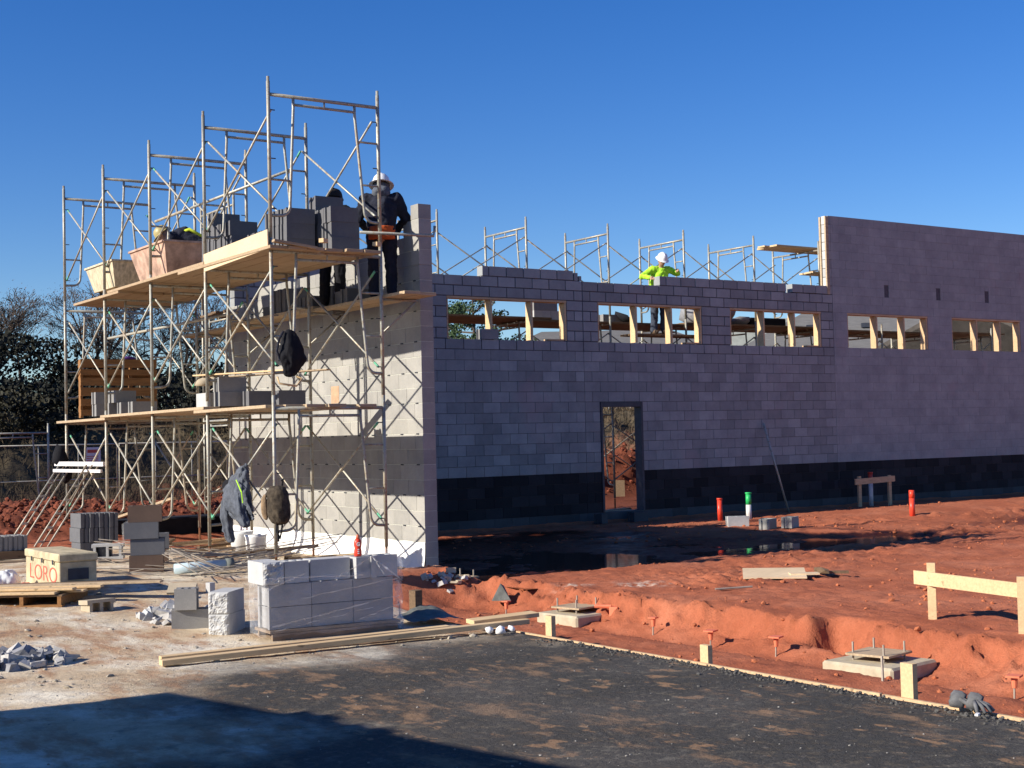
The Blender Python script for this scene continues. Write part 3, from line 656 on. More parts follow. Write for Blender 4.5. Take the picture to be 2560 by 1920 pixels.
for k in range(4):
    block((-7.99+.0*k + (.02 if k == 1 else 0) - (.05 if k == 2 else 0), -6.0+.01*k, .05+.197*k), -.38, f'{["bottom brown", "second dark", "third dark", "top brown"][k]} block of the tall four block stack beside the box', G6, ['brown_cmu', 'charcoal_cmu', 'charcoal_cmu', 'brown_cmu'][k], Wd=.294)
# far left pallet of blocks
for j in range(3):
    block((-8.955+.128*j, -3.0, .20), math.pi/2+.04, f'{ORD[j]} grey block from the left on the timber bearers at the far left', 'blocks on bearers at the far left', Wd=.12)
for j, dy in enumerate((0, .3)):
    plank((-9.6, -3.15+dy, .14), (-8.48, -3.2+dy, .14), .12, f'{["front", "rear"][j]} dark timber bearer under the far left blocks', 'bearers under the far left blocks', 'dark_wood', h=.11, cat='timber', name='timber_bearer')
plank((-9.6, -3.25, .03), (-8.5, -3.3, .03), .14, 'lowest muddy bearer under the far left blocks', 'bearers under the far left blocks', 'plank', h=.09, cat='timber', name='timber_bearer')
# split faced pair by the pallet
def split_block(loc, rz, label, group):
    t_ = thing('split_face_block', loc, label, 'split face block', group); n = 14
    b = MB(); b.bx(-.098, .098, -.10, .29, 0, .199); o = b.build('body', 'pale_cmu', None, origin=(0, 0, 0)); o.parent = t_; o.location = (0, 0, 0)
    f = MB(); vs = []; fs = []
    for i in range(n+1):
        for j in range(n+1):
            x, z = -.098+.196*i/n, .199*j/n; e = min(i, n-i, j, n-j); d = (.016 + .020*mnoise.noise(Vector((x*22, z*22, loc[0]*7+loc[2]*9))) + .012*mnoise.noise(Vector((x*60, z*60, 3))))*min(1, e/1.2)
            vs.append((x, -.102-max(0, d), z))
    for i in range(n):
        for j in range(n): a = i*(n+1)+j; fs.append((a, a+n+1, a+n+2, a+1))
    f.add(vs, fs); o = f.build('rough_face', 'pale_cmu', None, origin=(0, 0, 0)); o.parent = t_; o.location = (0, 0, 0)
    t_.rotation_euler = (0, 0, rz); return t_
zb = gz(-8.9, -10.4)-.02
GS = 'split face blocks piled left of the wrapped pallet'
split_block((-8.84, -10.36, zb), -.78, 'lower pale rough faced block in the pair left of the wrapped pallet', GS); split_block((-8.842, -10.36, zb+.202), -.76, 'upper pale rough faced block in the pair left of the wrapped pallet', GS)
block((-8.95, -9.92, zb+.02), -.4, 'grey lower block behind the rough faced pair', GS); block((-9.02, -9.93, zb+.216), -.5, 'grey upper half leaning behind the rough faced pair', GS, L=.2)
# blocks standing on the red soil
GR = 'blocks standing on the red soil near the long wall'
block((4.35, -3.15, gz(4.4, -3.2)), -.5, 'pale block lying on red soil beside the green topped pipe', GR, 'pale_cmu')
for j, (x, y) in enumerate(((4.25, -4.05), (4.48, -4.38))):
    block((x, y, gz(x, y)), .45, f'{["left", "right"][j]} grey block of the pair on the red soil near the wall', GR, 'grey_cmu')
# a few pieces near the bottom left pallet
block((-9.42, -8.42, gz(-9.4, -8.4)), 0, 'pale half buried block lying by the corner of the board pallet', 'single ground blocks', 'buff_cmu', rot=(math.pi/2*.96, 0, .15), L=.3)
# ---- rubble piles: every broken piece is its own thing
def rubble(cx, cy, n, rx, ry, rmin, rmax, hgt, lab, group, mats, seed):
    rr = random.Random(seed)
    for k in range(n):
        a, d = rr.uniform(0, 6.28), math.sqrt(rr.random()); x, y = cx+math.cos(a)*d*rx, cy+math.sin(a)*d*ry
        r = rr.uniform(rmin, rmax); z = gz(x, y) + hgt*(1-d)*rr.uniform(.5, 1)+r*.2; m = MB()
        rot = Matrix.Rotation(rr.uniform(0, 6.28), 3, 'Z') @ Matrix.Rotation(rr.uniform(-.6, .6), 3, 'X') @ Matrix.Rotation(rr.uniform(-.6, .6), 3, 'Y')
        s_ = (r*rr.uniform(1.0, 2.2), r*rr.uniform(.7, 1.3), r*rr.uniform(.3, .9)); vs = []
        for sx, sy_, sz in ((-1, -1, -1), (1, -1, -1), (1, 1, -1), (-1, 1, -1), (-1, -1, 1), (1, -1, 1), (1, 1, 1), (-1, 1, 1)):
            j_ = rr.uniform(.6, 1.05); vs.append(Vector((x, y, z)) + rot @ Vector((sx*s_[0]/2*j_, sy_*s_[1]/2*rr.uniform(.6, 1.1), sz*s_[2]/2)))
        m.add(vs, [(0, 3, 2, 1), (4, 5, 6, 7), (0, 1, 5, 4), (1, 2, 6, 5), (2, 3, 7, 6), (3, 0, 4, 7)]); tag(m.build('broken_block', rr.choice(mats)), lab, 'broken block', group)
rubble(-10.78, -10.72, 80, .42, .36, .04, .12, .06, 'grey broken block piece in the pile at the lower left', 'rubble pile at the lower left', ['rubble_dark', 'rubble_dark', 'rubble'], 5)
rubble(-8.92, -9.35, 46, .33, .5, .04, .12, .06, 'pale broken block piece in the heap behind the rough faced pair', 'rubble heap behind the rough faced pair', ['rubble', 'pale_cmu'], 6)
rubble(-4.75, -7.55, 22, .35, .2, .03, .08, .05, 'pale mortar lump on the concrete at the foot of the corner', 'mortar lumps at the corner', ['rubble', 'concrete'], 8)
# ------------------------------------------------------------------ things on the scaffold
def tub(loc, sc_, label, mat, deckz):
    t_ = thing('mortar_tub', loc, label, 'mortar tub', 'mortar tubs on the upper deck'); x, y, z = loc; L, Wd, Hh = sc_
    def shell(inner):
        m = MB(); k = .76; e = .018; pts = []
        for f, zz in ((k, 0), (1, Hh)): pts.append([(x+sx*Wd/2*f, y+sy*L/2*(f if f < 1 else 1), z+zz) for sx, sy in ((-1, -1), (1, -1), (1, 1), (-1, 1))])
        ip = [(x+sx*(Wd/2-e), y+sy*(L/2-e), z+Hh) for sx, sy in ((-1, -1), (1, -1), (1, 1), (-1, 1))]; ib = [(x+sx*(Wd/2*.9-e), y+sy*(L/2*.9-e), z+Hh*.6) for sx, sy in ((-1, -1), (1, -1), (1, 1), (-1, 1))]
        vs = pts[0]+pts[1]+ip+ib; fs = [(3, 2, 1, 0)]
        for i in range(4): j = (i+1) % 4; fs += [(i, j, 4+j, 4+i), (4+i, 4+j, 8+j, 8+i), (8+i, 8+j, 12+j, 12+i)]
        m.add(vs, fs); return m
    shell(0).build('body', mat, t_)
    m = MB(); m.box((x, y, z+Hh*.72), (Wd*.86, L*.88, .02)); m.build('mortar_fill', 'mortar_wet', t_)
    m = MB(); r = .02
    for sx in (-1, 1): m.box((x+sx*Wd/2, y, z+Hh), (.035, L+.035, .03))
    for sy in (-1, 1): m.box((x, y+sy*L/2, z+Hh), (Wd-.036, .035, .03))
    m.build('rim', mat, t_)
    for sy in (-1, 1):
        for sx in (-1, 1):
            m = MB(); m.beam((x+sx*Wd*.3, y+sy*L*.30, deckz), (x+sx*Wd*.3, y+sy*L*.28, z+.03), .045, .045); m.build('leg', 'dark_steel' if sy > 0 else 'plank', t_)
    return t_
tub((-6.22, -.10, 4.10), (1.35, .78, .40), 'cream coloured mortar tub on legs at the far left end of the upper deck', 'tub_wood', 3.99)
tub((-6.12, -2.15, 4.08), (1.50, .86, .46), 'rust streaked mortar tub on legs, nearer and larger, on the upper deck', 'tub_rust', 3.99)
# plywood toe sheet along the outer edge
m = MB(); m.beam((-6.725, -6.86, 4.03), (-6.725, -4.83, 3.97), .018, .235); tag(m.build('plywood_sheet', 'new_ply'), 'pale plywood strip standing on edge along the outer side of the upper deck', 'plywood')
m = MB(); m.beam((-6.70, -6.95, 4.00), (-6.15, -7.0, 3.93), .1, .03); tag(m.build('wood_strip', 'ply'), 'short light wood strip sloping at the near corner of the upper deck', 'wood strip')
for j, (x, lab) in enumerate(((-6.05, 'small light wood scrap on the near edge of the upper deck, left one'), (-5.30, 'small bright wood scrap on the near edge of the upper deck, right one'))):
    m = MB(); m.box((x, -7.0, 4.03), (.10, .07, .05), rz=.5); tag(m.build('wood_scrap', 'pine'), lab, 'wood scrap')
# pallet standing on the lower deck
PY = 1.0; t_ = thing('wooden_pallet', (-5.95, PY, 2.05), 'orange brown wooden pallet standing upright on the lower scaffold deck', 'pallet')
for i, (z, h) in enumerate(((2.14, .10), (2.31, .12), (2.49, .14), (2.66, .13), (2.82, .10), (2.97, .14))):
    m = MB(); m.bx(-6.60, -5.28, PY-.065, PY-.045, z-h/2, z+h/2); m.build('slat', 'orange_wood', t_)
for x in (-6.58, -6.15, -5.73, -5.31):
    m = MB(); m.bx(x-.02, x+.02, PY-.043, PY+.05, 2.055, 3.03); m.build('bearer', 'orange_wood', t_)
for i, z in enumerate((2.2, 2.75, 2.95)):
    m = MB(); m.bx(-6.60, -5.28, PY+.052, PY+.07, z-.05, z+.05); m.build('slat', 'orange_wood', t_)
m = MB(); m.rock((-5.75, PY, 3.07), .075, 4, (1.9, .9, .45)); tag(m.build('purple_cloth', 'purple_cloth', smooth=True), 'purple cloth lying on top of the standing pallet', 'cloth')
m = MB(); m.rock((-6.5, -4.35, 2.42), .15, 9, (1.1, 1.5, .55)); m.rock((-6.45, -4.6, 2.44), .12, 12, (1, 1.6, .5)); tag(m.build('cement_sack', 'buff_cmu', smooth=True), 'crumpled tan sack on top of the blocks on the lower deck', 'sack')
plank((-6.62, -4.2, 2.50), (-6.3, -6.4, 2.46), .1, 'thin light board lying across the blocks on the lower deck', None, 'pine', h=.02, cat='board')
plank((-6.3, -4.4, 2.47), (-5.3, -5.6, 2.52), .14, 'pinkish weathered board behind the thin light board on the lower deck', None, 'plank', h=.02, cat='board')
# ------------------------------------------------------------------ hung clothing
def blob_cloth(name, mat, secs, label, cat, n=20, parts=()):
    m = MB(); m.loft(secs, n); o = m.build(name, mat, smooth=True, origin=secs[-1][:3]); s_ = o.modifiers.new('sub', 'SUBSURF'); s_.levels = s_.render_levels = 2
    tx = bpy.data.textures.new(name, 'CLOUDS'); tx.noise_scale = .07; d = o.modifiers.new('folds', 'DISPLACE'); d.texture = tx; d.strength = .05; d.mid_level = .5; d.texture_coords = 'LOCAL'
    tag(o, label, cat); return o
jk = thing('hanging_jacket', (-6.73, -6.330, 1.30), 'grey blue hooded work jacket hanging from a brace of the wing wall scaffold', 'jacket')
def clothpart(nm, mat, secs, par, strength=.05, n=20, scale=.06):
    m = MB(); m.loft(secs, n); o = m.build(nm, mat, par, smooth=True); s_ = o.modifiers.new('sub', 'SUBSURF'); s_.levels = s_.render_levels = 2
    tx = bpy.data.textures.new(nm, 'CLOUDS'); tx.noise_scale = scale; d = o.modifiers.new('folds', 'DISPLACE'); d.texture = tx; d.strength = strength; d.mid_level = .5; d.texture_coords = 'LOCAL'; return o
X0 = -6.75
clothpart('body', 'grey_cloth', [(X0, -6.12, 1.30, .02, .03), (X0, -6.06, 1.22, .05, .10, 0, .15, 3), (X0-.01, -5.96, 1.12, .08, .20, 0, .16, 5), (X0-.02, -5.90, 1.0, .10, .29, 0, .16, 6), (X0-.03, -5.88, .86, .11, .33, 0, .18, 7), (X0-.02, -5.93, .74, .10, .34, 0, .22, 7), (X0, -6.02, .64, .06, .28, 0, .28, 7), (X0, -6.05, .58, .04, .20, 0, .3, 7)], jk, .09, 40, .05)
clothpart('sleeve', 'grey_cloth', [(X0-.02, -5.72, 1.0, .06, .07, 0, .15, 4), (X0-.05, -5.64, .82, .075, .09, 0, .2, 5), (X0-.05, -5.60, .62, .07, .085, 0, .2, 5), (X0-.04, -5.63, .44, .06, .075, 0, .2, 5), (X0-.02, -5.66, .33, .05, .06, 0, .2, 4), (X0-.02, -5.67, .30, .04, .05)], jk, .06, 24, .05)
clothpart('sleeve', 'grey_cloth', [(X0-.08, -6.10, .98, .05, .06, 0, .15, 4), (X0-.10, -6.14, .82, .07, .08, 0, .2, 5), (X0-.10, -6.22, .66, .065, .075, 0, .2, 5), (X0-.08, -6.28, .54, .055, .06, 0, .2, 4), (X0-.08, -6.29, .51, .04, .05)], jk, .06, 24, .05)
clothpart('hood', 'black_cloth', [(X0+.02, -5.72, 1.14, .04, .07, 0, .1, 3), (X0+.02, -5.60, 1.06, .08, .15, 0, .18, 4), (X0+.03, -5.56, .97, .07, .14, 0, .2, 4), (X0+.03, -5.62, .92, .04, .08)], jk, .05, 24)
m = MB(); m.tube([(X0-.115, -6.10, 1.1), (X0-.125, -6.280, .95), (X0-.12, -6.300, .82)], .008, 5); m.build('zip_trim', 'lime_cloth', jk)
bp = thing('camouflage_backpack', (-6.76, -7.160, 1.08), 'brown camouflage backpack hanging low on the outer post of the scaffold', 'backpack')
clothpart('body', 'camo', [(-6.78, -7.110, 1.04, .06, .08), (-6.79, -7.130, 1.0, .12, .15, 0, .10, 4), (-6.79, -7.170, .80, .14, .155, 0, .08, 5), (-6.79, -7.190, .66, .13, .14, 0, .08, 5), (-6.78, -7.190, .58, .08, .09)], bp, .04)
clothpart('pocket', 'camo_tan', [(-6.93, -7.090, .95, .02, .03), (-6.94, -7.080, .85, .04, .045, 0, .1, 4), (-6.93, -7.070, .72, .045, .05, 0, .1, 4), (-6.92, -7.090, .64, .02, .03)], bp, .02)
m = MB(); m.tube([(-6.76, -7.050, .62), (-6.8, -7.110, .5), (-6.78, -7.170, .42), (-6.78, -7.210, .5), (-6.78, -7.240, .6)], .012, 6); m.build('strap', 'black_cloth', bp); m = MB(); m.tube([(-6.72, -7.110, 1.0), (-6.70, -7.110, 1.12), (-6.74, -7.160, 1.1)], .012, 6); m.build('strap', 'black_cloth', bp); m = MB(); m.tube([(-6.8, -7.150, .6), (-6.8, -7.170, .38)], .014, 5); m.build('strap', 'black_cloth', bp)
bk = thing('black_backpack', (-6.55, -6.92, 2.94), 'black jacket and bag bundle hanging from the near scaffold frame above the lower deck', 'bag')
clothpart('body', 'black_cloth', [(-6.52, -6.95, 2.93, .03, .03), (-6.50, -6.95, 2.87, .09, .08, 0, .05, 4), (-6.48, -6.95, 2.72, .15, .11, 0, .07, 5), (-6.47, -6.95, 2.58, .17, .12, 0, .07, 5), (-6.46, -6.95, 2.52, .16, .10, 0, .1, 5), (-6.5, -6.93, 2.40, .09, .07, 0, .1, 5), (-6.5, -6.93, 2.35, .07, .05)], bk, .04)
m = MB(); m.tube([(-6.60, -6.98, 2.9), (-6.66, -6.98, 2.8), (-6.68, -6.96, 2.66), (-6.64, -6.95, 2.56)], .014, 6); m.build('strap', 'navy_cloth', bk)
m = MB(); m.tube([(-6.63, -6.85, 2.35), (-6.63, -6.9, 2.27), (-6.40, -6.9, 2.24), (-6.31, -6.87, 2.33), (-6.38, -6.85, 2.36)], .013, 6); tag(m.build('yellow_rope', 'pine', smooth=True), 'loop of pale rope hanging under the black bag', 'rope')
# ------------------------------------------------------------------ wrapped pallet
pz = gz(-8.1, -10.8)-.03; rz_ = -.075
PA = Vector((-8.68, -10.98, pz-.02)); ex = Vector((math.cos(rz_), math.sin(rz_), 0)); ey = Vector((-math.sin(rz_), math.cos(rz_), 0))
def PP(a, b, c): return PA + ex*a + ey*b + Vector((0, 0, c))
t_ = thing('pallet', PP(.6, .2, 0), 'brown pallet wrapped in paper under the block load in the foreground', 'pallet')
m = MB(); m.box(PP(.645, .17, .118), (1.27, .40, .024), rz=rz_); m.build('deck', 'pallet_brown', t_)
for b_ in (-.01, .34):
    m = MB(); m.box(PP(.645, b_, .05), (1.22, .03, .10), rz=rz_); m.build('side_board', 'pallet_brown', t_)
GP = 'blocks of the wrapped pallet load'
for k in range(2):
    for j in range(3):
        p = PP(.22+.405*j, .16, .135+.2*k); block(p, rz_, f'{["lower", "upper"][k]} {["left", "middle", "right"][j]} block of the wrapped load on the foreground pallet', GP, 'load_cmu', L=.399, Wd=.294)
zt = .135+.4
def solid_block(a0, a1, b0, b1, h, label, mat='pale_cmu'):
    m = MB(); c = PP((a0+a1)/2, (b0+b1)/2, zt+h/2); m.box(c, (a1-a0, b1-b0, h), rz=rz_); return tag(m.build('solid_block', mat, bevel=.004), label, 'concrete block', 'blocks lying on the wrapped load')
solid_block(.43, .82, .05, .24, .195, 'big pale block with a smooth face in the middle on top of the wrapped load', 'pale_cmu')
block(PP(.845+.10, .12, zt), rz_+math.pi/2, 'pale block end on, left of the clear wrap corner, on top of the load', 'blocks lying on the wrapped load', 'pale_cmu', L=.30)
block(PP(1.12, .12, zt), rz_, 'pale block under the clear wrap at the right end on top of the load', 'blocks lying on the wrapped load', 'pale_cmu', L=.33)
block(PP(.29, .12, zt), rz_, 'hollow block showing its cut web, second from the left on top of the load', 'blocks lying on the wrapped load', 'pale_cmu', rot=(0, math.pi/2*0, rz_), L=.23)
split_block(PP(.06, .10, zt), rz_, 'rough faced block at the left end on top of the wrapped load', 'blocks lying on the wrapped load')
# clear stretch film draped round the load
fl = MB(); vs = []; fs = []; NU, NV = 90, 14
per = []
for i in range(NU+1):
    s_ = i/NU*3.35
    if s_ < .42: a, b_ = -.035, .36-s_
    elif s_ < 1.75: a, b_ = -.035+(s_-.42), -.045
    elif s_ < 2.15: a, b_ = 1.275, -.045+(s_-1.75)
    else: a, b_ = 1.275-(s_-2.15)*1.05, .37
    per.append((a, b_))
for i, (a, b_) in enumerate(per):
    hi = .60 if a < .95 else .60+.17*min(1, (a-.95)/.12)
    hi += .025*mnoise.noise(Vector((i*.35, 0, 0)))
    lo = .08 + .03*mnoise.noise(Vector((i*.2, 3, 0)))
    for j in range(NV+1):
        t2 = j/NV; z = lo+(hi-lo)*t2; w_ = .018*mnoise.noise(Vector((a*6, b_*6+z*9, z*5))) + (.03 if a > 1.2 else 0)*mnoise.noise(Vector((a*3, z*14, 7)))
        da = -1 if a < 0 else (1 if a > 1.2 else 0); db = -1 if b_ < 0 else (1 if b_ > .3 else 0)
        vs.append(PP(a+da*(abs(w_)+.0), b_+db*(abs(w_)), z))
for i in range(NU):
    for j in range(NV): k = i*(NV+1)+j; fs.append((k, k+NV+1, k+NV+2, k+1))
fl.add(vs, fs); fl.add([PP(.96, -.04, .745), PP(1.27, -.04, .765), PP(1.27, .3, .77), PP(.96, .28, .75)], [(0, 1, 2, 3)])
FILM = tag(fl.build('stretch_film', 'film', smooth=True), 'clear plastic stretch film wrapped round the block load on the foreground pallet', 'plastic film')
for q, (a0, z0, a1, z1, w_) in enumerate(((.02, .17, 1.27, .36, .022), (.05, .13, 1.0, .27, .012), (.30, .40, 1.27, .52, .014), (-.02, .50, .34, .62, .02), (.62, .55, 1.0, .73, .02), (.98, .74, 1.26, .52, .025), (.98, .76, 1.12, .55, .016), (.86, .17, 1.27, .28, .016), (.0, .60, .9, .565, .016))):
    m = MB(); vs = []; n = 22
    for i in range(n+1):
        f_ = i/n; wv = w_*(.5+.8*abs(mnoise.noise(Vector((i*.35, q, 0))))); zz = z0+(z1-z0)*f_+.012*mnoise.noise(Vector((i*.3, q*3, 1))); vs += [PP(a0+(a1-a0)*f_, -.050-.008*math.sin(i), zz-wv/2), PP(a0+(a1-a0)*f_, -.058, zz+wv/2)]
    m.add(vs, [(2*i, 2*i+2, 2*i+3, 2*i+1) for i in range(n)]); m.build('fold', 'film_highlight', FILM, smooth=True)  # white ribbons painted as highlights along the film folds
# loose film tail at the right
m = MB(); vs = []; fs = []
for i in range(13):
    for j in range(9):
        u, v_ = i/12, j/8; vs.append(PP(1.27+.10*u*v_+.05*mnoise.noise(Vector((i*.6, j*.5, 2))), -.05+.16*u+.04*mnoise.noise(Vector((i*.4, j*.7, 5))), .50-.46*v_+.03*mnoise.noise(Vector((i, j, 1)))))
for i in range(12):
    for j in range(8): k = i*9+j; fs.append((k, k+1, k+10, k+9))
m.add(vs, fs); tag(m.build('film_tail', 'film', smooth=True), 'loose crumpled tail of clear film at the right end of the wrapped load', 'plastic film')
# drink bottle with its letter
bt = thing('drink_bottle', PP(.905, .06, zt+.196), 'red drink bottle with a white letter standing on the wrapped load', 'bottle')
bx0, by0, bz0 = PP(.905, .06, zt+.196)
m = MB(); m.loft([(bx0, by0, bz0+z, r, r) for z, r in ((0, .030), (.01, .036), (.05, .036), (.075, .030), (.10, .036), (.125, .037), (.15, .030), (.165, .016))], 20); m.build('body', 'red_plastic', bt, smooth=True)
m = MB(); m.loft([(bx0, by0, bz0+z, r, r) for z, r in ((.164, .019), (.18, .019), (.195, .012), (.20, .006))], 14); m.build('cap', 'cap_orange', bt, smooth=True)
def text(s_, size, loc, rot, mat, ext, par=None, name='lettering', off=0., shear=0.):
    cu = bpy.data.curves.new(name, 'FONT'); cu.body = s_; cu.size = size; cu.extrude = ext; cu.align_x = 'CENTER'; cu.align_y = 'CENTER'; cu.offset = off; cu.shear = shear; cu.materials.append(MATS[mat])
    o = bpy.data.objects.new(name, cu); COL.objects.link(o); dg = bpy.context.evaluated_depsgraph_get(); me_ = bpy.data.meshes.new_from_object(o.evaluated_get(dg)); bpy.data.objects.remove(o)
    me_.materials.clear(); me_.materials.append(MATS[mat]); o = bpy.data.objects.new(name, me_); COL.objects.link(o)
    if par: o.parent = par; o.location = Vector(loc)-WL(par)
    else: o.location = loc
    o.rotation_euler = rot; return o
vd = Vector((cam.location.x-bx0, cam.location.y-by0, 0)).normalized() if False else Vector((-.35, -.94, 0)).normalized()
rzt = math.atan2(vd.x, -vd.y)
text('G', .045, (bx0+vd.x*.0375, by0+vd.y*.0375, bz0+.112), (math.pi/2, 0, rzt), 'sign_white', .001, bt, off=.002)
for j in range(3): text('-', .05, (bx0+vd.x*.0375, by0+vd.y*.0375, bz0+.07-.018*j), (math.pi/2, 0, rzt), 'sign_white', .001, bt, name='label_bar', off=.002)
# ------------------------------------------------------------------ paint marked tool box
bz = gz(-9.2, -6.8)-.02; t_ = thing('tool_box', (-9.2, -6.85, bz), 'dusty cream site tool box with LORO sprayed in red on its side', 'tool box')
bx_ = (-9.46, -9.06, -7.44, -6.16); bh = .42-bz
m = MB(); m.bx(bx_[0], bx_[1], bx_[2], bx_[3], bz+.03, bz+bh-.09); m.build('body', 'box_paint', t_, bevel=.008)
m = MB(); m.bx(bx_[0]-.012, bx_[1]+.012, bx_[2]-.012, bx_[3]+.012, bz+bh-.088, bz+bh); m.build('lid', 'box_paint', t_, bevel=.012)
for y in (-7.1, -6.6):
    m = MB(); m.bx(bx_[0]+.03, bx_[1]-.03, y-.05, y+.05, bz, bz+.028); m.build('skid', 'dark_steel', t_)
for y in (-7.25, -6.85, -6.45):
    m = MB(); m.bx(bx_[0]-.02, bx_[0]-.013, y-.02, y+.02, bz+bh-.12, bz+bh-.07); m.build('latch', 'dark_steel', t_)
m = MB(); m.bx(-9.37, -9.15, bx_[2]-.012, bx_[2]-.001, bz+.15, bz+.27); m.build('handle_recess', 'dark_steel', t_)
text('LORO', .27, (bx_[0]-.003, -6.84, bz+.185), (math.pi/2, 0, -math.pi/2), 'red_paint', .001, t_, off=-.003).scale = (1.45, .9, 1)
m = MB(); m.bx(-9.20, -9.12, -6.2, -6.05, bz, .26); tag(m.build('orange_panel', 'orange_cloth'), 'orange plastic piece standing behind the left end of the tool box', 'panel')
# bags of rubbish
for j, (x, y, r, mt, lab) in enumerate(((-9.78, -6.55, .15, 'white_plastic', 'bulging white plastic bag left of the tool box'), (-9.98, -6.75, .12, 'white_plastic', 'flat white plastic bag at the far left edge'), (-9.66, -6.85, .07, 'red_paint', 'dark red plastic bag in front of the white bag'), (-10.1, -6.3, .10, 'sign_white', 'pinkish white paper bag behind the flat white bag'))):
    m = MB(); secs = [(x, y, gz(x, y)+.0, r*.9, r*.8), (x, y, gz(x, y)+r*.5, r*1.1, r, 0, .08, 5), (x, y, gz(x, y)+r*1.1, r*.8, r*.7, 0, .1, 5), (x, y, gz(x, y)+r*1.35, r*.3, r*.3, 0, .1, 5)]; m.loft(secs, 18)
    o = m.build('plastic_bag', mt, smooth=True); o.modifiers.new('s', 'SUBSURF').render_levels = 2; tx = bpy.data.textures.new('bag', 'CLOUDS'); tx.noise_scale = .06; d = o.modifiers.new('d', 'DISPLACE'); d.texture = tx; d.strength = .05; tag(o, lab, 'plastic bag')
# boards on their pallet
BD = Vector((.80, -.60, 0)); BN = Vector((.60, .80, 0)); b0 = Vector((-9.72, -8.05, gz(-9.8, -7.9)-.02))
t_ = thing('board_pallet', b0, 'brown pallet under the pile of light boards at the left', 'pallet')
def BP(a, b_, c): return b0 + BD*a + BN*b_ + Vector((0, 0, c))
rzb = math.atan2(BD.y, BD.x)
for b_ in (0, .35, .7):
    m = MB(); m.beam(BP(-.75, b_, .02), BP(.12, b_, .02), .09, .018); m.build('bottom_board', 'orange_wood', t_)
for a in (-.72, -.30, .09):
    m = MB(); m.beam(BP(a, -.04, .072), BP(a, .74, .072), .04, .085); m.build('bearer', 'orange_wood', t_)
m = MB(); m.beam(BP(-.75, .35, .124), BP(.12, .35, .124), .78, .018); m.build('deck', 'dark_wood', t_)
for j, (a0, a1, b_, z, w_, mt) in enumerate(((-1.2, .05, .02, .148, .16, 'pine'), (-1.2, .28, .2, .148, .14, 'pine'), (-1.1, .36, .36, .150, .12, 'pine'), (-1.2, .20, .10, .178, .12, 'pine'), (-1.3, .42, .30, .180, .10, 'pine'), (-1.5, .98, .52, .165, .12, 'plank'), (-1.5, .93, .64, .165, .09, 'dark_wood'))):
    plank(BP(a0, b_, z), BP(a1, b_, z + (.03 if j > 4 else 0)), w_, f'{ORD[j]} board from the front in the pile on the left pallet', 'boards piled on the left pallet', mt, h=.024, cat='board', name='board')
# long lumber across the foreground
GL = 'long foreground lumber'
plank((-9.93, -11.70, -.175), (-6.55, -11.94, -.135), .09, 'near light two by four lying across the foreground on the gravel', GL, 'pine', h=.045, cat='lumber', name='lumber')
plank((-9.86, -11.50, -.175), (-7.3, -11.78, -.14), .085, 'rear light two by four lying beside the long near one', GL, 'pine', h=.045, cat='lumber', name='lumber')
plank((-7.05, -11.75, -.115), (-6.40, -11.85, -.09), .18, 'wide light board end resting over the long lumber above the trench edge', GL, 'pine', h=.04, cat='lumber', name='lumber')
m = MB(); m.box((-7.0, -10.7, -.06), (.09, .09, .30), rz=.2); tag(m.build('wood_post', 'dark_wood'), 'short dark wood post stub standing right of the wrapped pallet', 'post')
m = MB(); vs = []; fs = []
for i in range(17):
    for j in range(7):
        x = -7.25+.60*i/16; y = -10.75-.35*j/6; vs.append((x, y, max(gz(x, y), -.24)+.05+.09*math.sin(i/16*3.1)*(1-j/7)+.02*mnoise.noise(Vector((i*.5, j*.6, 0)))))
for i in range(16):
    for j in range(6): k = i*7+j; fs.append((k, k+7, k+8, k+1))
m.add(vs, fs); tag(m.build('dark_tarp', 'stone', smooth=True), 'dark crumpled sheet on the soil right of the wrapped pallet', 'sheet')
# litter by the lumber end
for j, (x, y) in enumerate(((-7.02, -12.02), (-6.92, -12.05), (-6.82, -12.08), (-6.98, -12.13))):
    m = MB(); m.rock((x, y, -.165), .045, 40+j, (1.2, .9, .8)); tag(m.build('crumpled_wrapper', 'sign_white', smooth=True), f'crumpled white wrapper by the right end of the long lumber', 'litter', 'white wrappers by the lumber end')
# bluish pipe on the ground
m = MB(); a, b_ = Vector((-7.88, -6.62, .10)), Vector((-7.28, -6.72, .12)); m.tube([a, b_], .062, 20); o = thing('plastic_pipe', a, 'pale blue plastic pipe length lying on the ground right of the brown stack', 'pipe'); m.build('tube', 'pvc_blue', o, smooth=True)
m = MB(); d_ = (b_-a).normalized(); m.tube([b_, b_+d_*.09], .070, 20); m.build('socket', 'stone', o, smooth=True)
m = MB(); m.box((-8.30, -7.95, gz(-8.3, -7.95)+.05), (.30, .16, .05), rot=Matrix.Rotation(-.6, 3, 'Z') @ Matrix.Rotation(.6, 3, 'X')); tag(m.build('paver_piece', 'buff_cmu'), 'tilted tan block piece on the ground below the blue pipe', 'block piece')
m = MB(); m.box((-8.02, -8.05, gz(-8.0, -8.05)+.05), (.07, .07, .12), rz=.3); tag(m.build('block_scrap', 'pale_cmu'), 'small pale block scrap beside the tilted tan piece', 'block piece')
